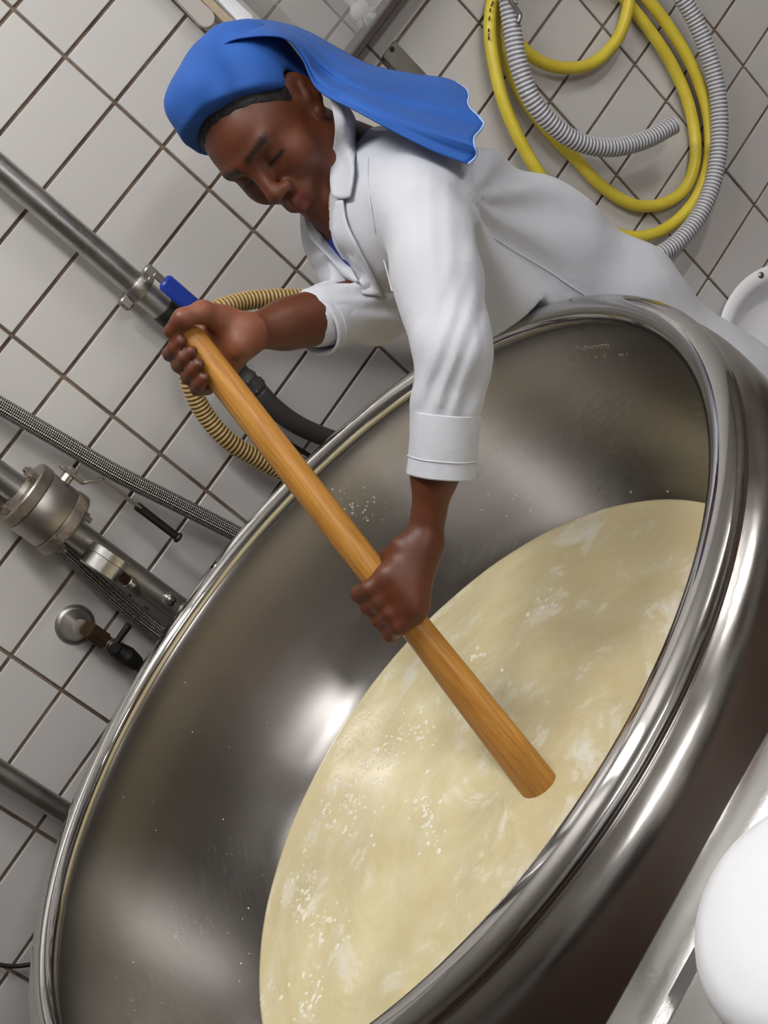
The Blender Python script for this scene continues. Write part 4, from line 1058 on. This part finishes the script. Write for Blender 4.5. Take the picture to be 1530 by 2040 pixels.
edge = [A[-1][j] for j in range(0, A.shape[1], 2)]
sweep('hem', edge, .0016, M['hem_thread'], tail, seg=8, step=.003)
tail['label'] = 'loose tail of the blue headscarf'

# ---------------------------------------------------------------- wooden paddle
t = NT('paddle_wood'); tc = t.n('ShaderNodeTexCoord'); sp = t.n('ShaderNodeSeparateXYZ'); t.l(tc.outputs['UV'], sp.inputs[0])
cb = t.n('ShaderNodeCombineXYZ'); t.l(t.math('MULTIPLY', sp.outputs[0], 3.5), cb.inputs[0]); t.l(t.math('MULTIPLY', sp.outputs[1], 9.0), cb.inputs[1])
g1 = t.noise(3.0, 6, .65, cb.outputs[0], .8)
cb2 = t.n('ShaderNodeCombineXYZ'); t.l(t.math('MULTIPLY', sp.outputs[0], 9), cb2.inputs[0]); t.l(t.math('MULTIPLY', sp.outputs[1], 60.0), cb2.inputs[1])
g2 = t.noise(2.0, 4, .6, cb2.outputs[0])
c = t.ramp(g1, [(.28, srgb(150, 98, 40)), (.5, srgb(186, 130, 56)), (.72, srgb(204, 152, 76))])
c = t.mix(t.mapr(g2, .62, .72, 0, .55), c, srgb(96, 60, 26))
t.set(color=c, rough=.42, normal=t.bump(g2, .12, .001)); M['paddle'] = t.m
N1 = 90; seg = 28; V = []; UV = []; L0 = .16; top = np.linalg.norm(PT - PB) + .012
for i in range(N1 + 1):
    s_ = -L0 + (top + L0) * i / N1
    if s_ < .0: a_, b_ = .0275, .0130
    elif s_ < .30:
        q = s_ / .30; q = q * q * (3 - 2 * q); a_ = .0275 * (1 - q) + .0188 * q; b_ = .0130 * (1 - q) + .0185 * q
    else: a_, b_ = .0188, .0185
    if s_ < -.1: a_ *= 1
    e = 1.0
    if i > N1 - 3: e = math.sqrt(max(.02, 1 - ((i - (N1 - 3)) / 3.05) ** 2))
    if i < 2: e = (.4, .85)[i]
    bd = nrm(.82 * prr + .57 * pc); bn = np.cross(PA, bd)
    for k in range(seg):
        th_ = 2 * math.pi * k / seg; ct, st = math.cos(th_), math.sin(th_)
        V.append(PB + PA * s_ + e * (a_ * ct * bd + b_ * st * bn)); UV.append((s_, k / seg))
F = [(i * seg + k, i * seg + (k + 1) % seg, (i + 1) * seg + (k + 1) % seg, (i + 1) * seg + k) for i in range(N1) for k in range(seg)]
F += [tuple(range(seg))[::-1], tuple(range(N1 * seg, N1 * seg + seg))]
o = link('stirring_paddle', mesh('stirring_paddle', V, F, UV), M['paddle']); tag(o, 'long wooden stirring paddle held in both hands, blade in the whey', 'paddle')

# ---------------------------------------------------------------- clothes hidden below: trousers and boots
tr = Field()
for s, f0 in zip((-1, 1), fl):
    hip = T4 + LAT * s * .075; kne = np.array([f0[0] - .035, f0[1], .47]); ank = np.array([f0[0], f0[1], .10])
    tr.chain([hip + np.array([0, 0, -.05]), kne, ank + np.array([0, 0, .06])], [.093, .070, .060], k=.02)
V, Q = nets(tr, [-.1, -.95, .05], [.45, -.14, 1.0], .008)
simple('white_trousers', srgb(214, 214, 216), .85)
link('trousers', np_mesh('trousers', V, Q), M['white_trousers'], person)
simple('boot_rubber', srgb(222, 222, 220), .4)
for f0 in fl:
    bt = Field(); an = np.array([f0[0], f0[1], .0])
    bt.rc(an + [0, 0, .26], an + [0, 0, .06], .060, .052, k=.03); bt.rc(an + [.02, 0, .045], an + [-.135, 0, .040], .045, .040, k=.03); bt.plane(an + np.array([0, 0, .002]), (0, 0, -1), k=.004)
    V, Q = nets(bt, an + [-.25, -.12, -.01], an + [.12, .12, .34], .006)
    link('boot', np_mesh('boot', V, Q), M['boot_rubber'], person)
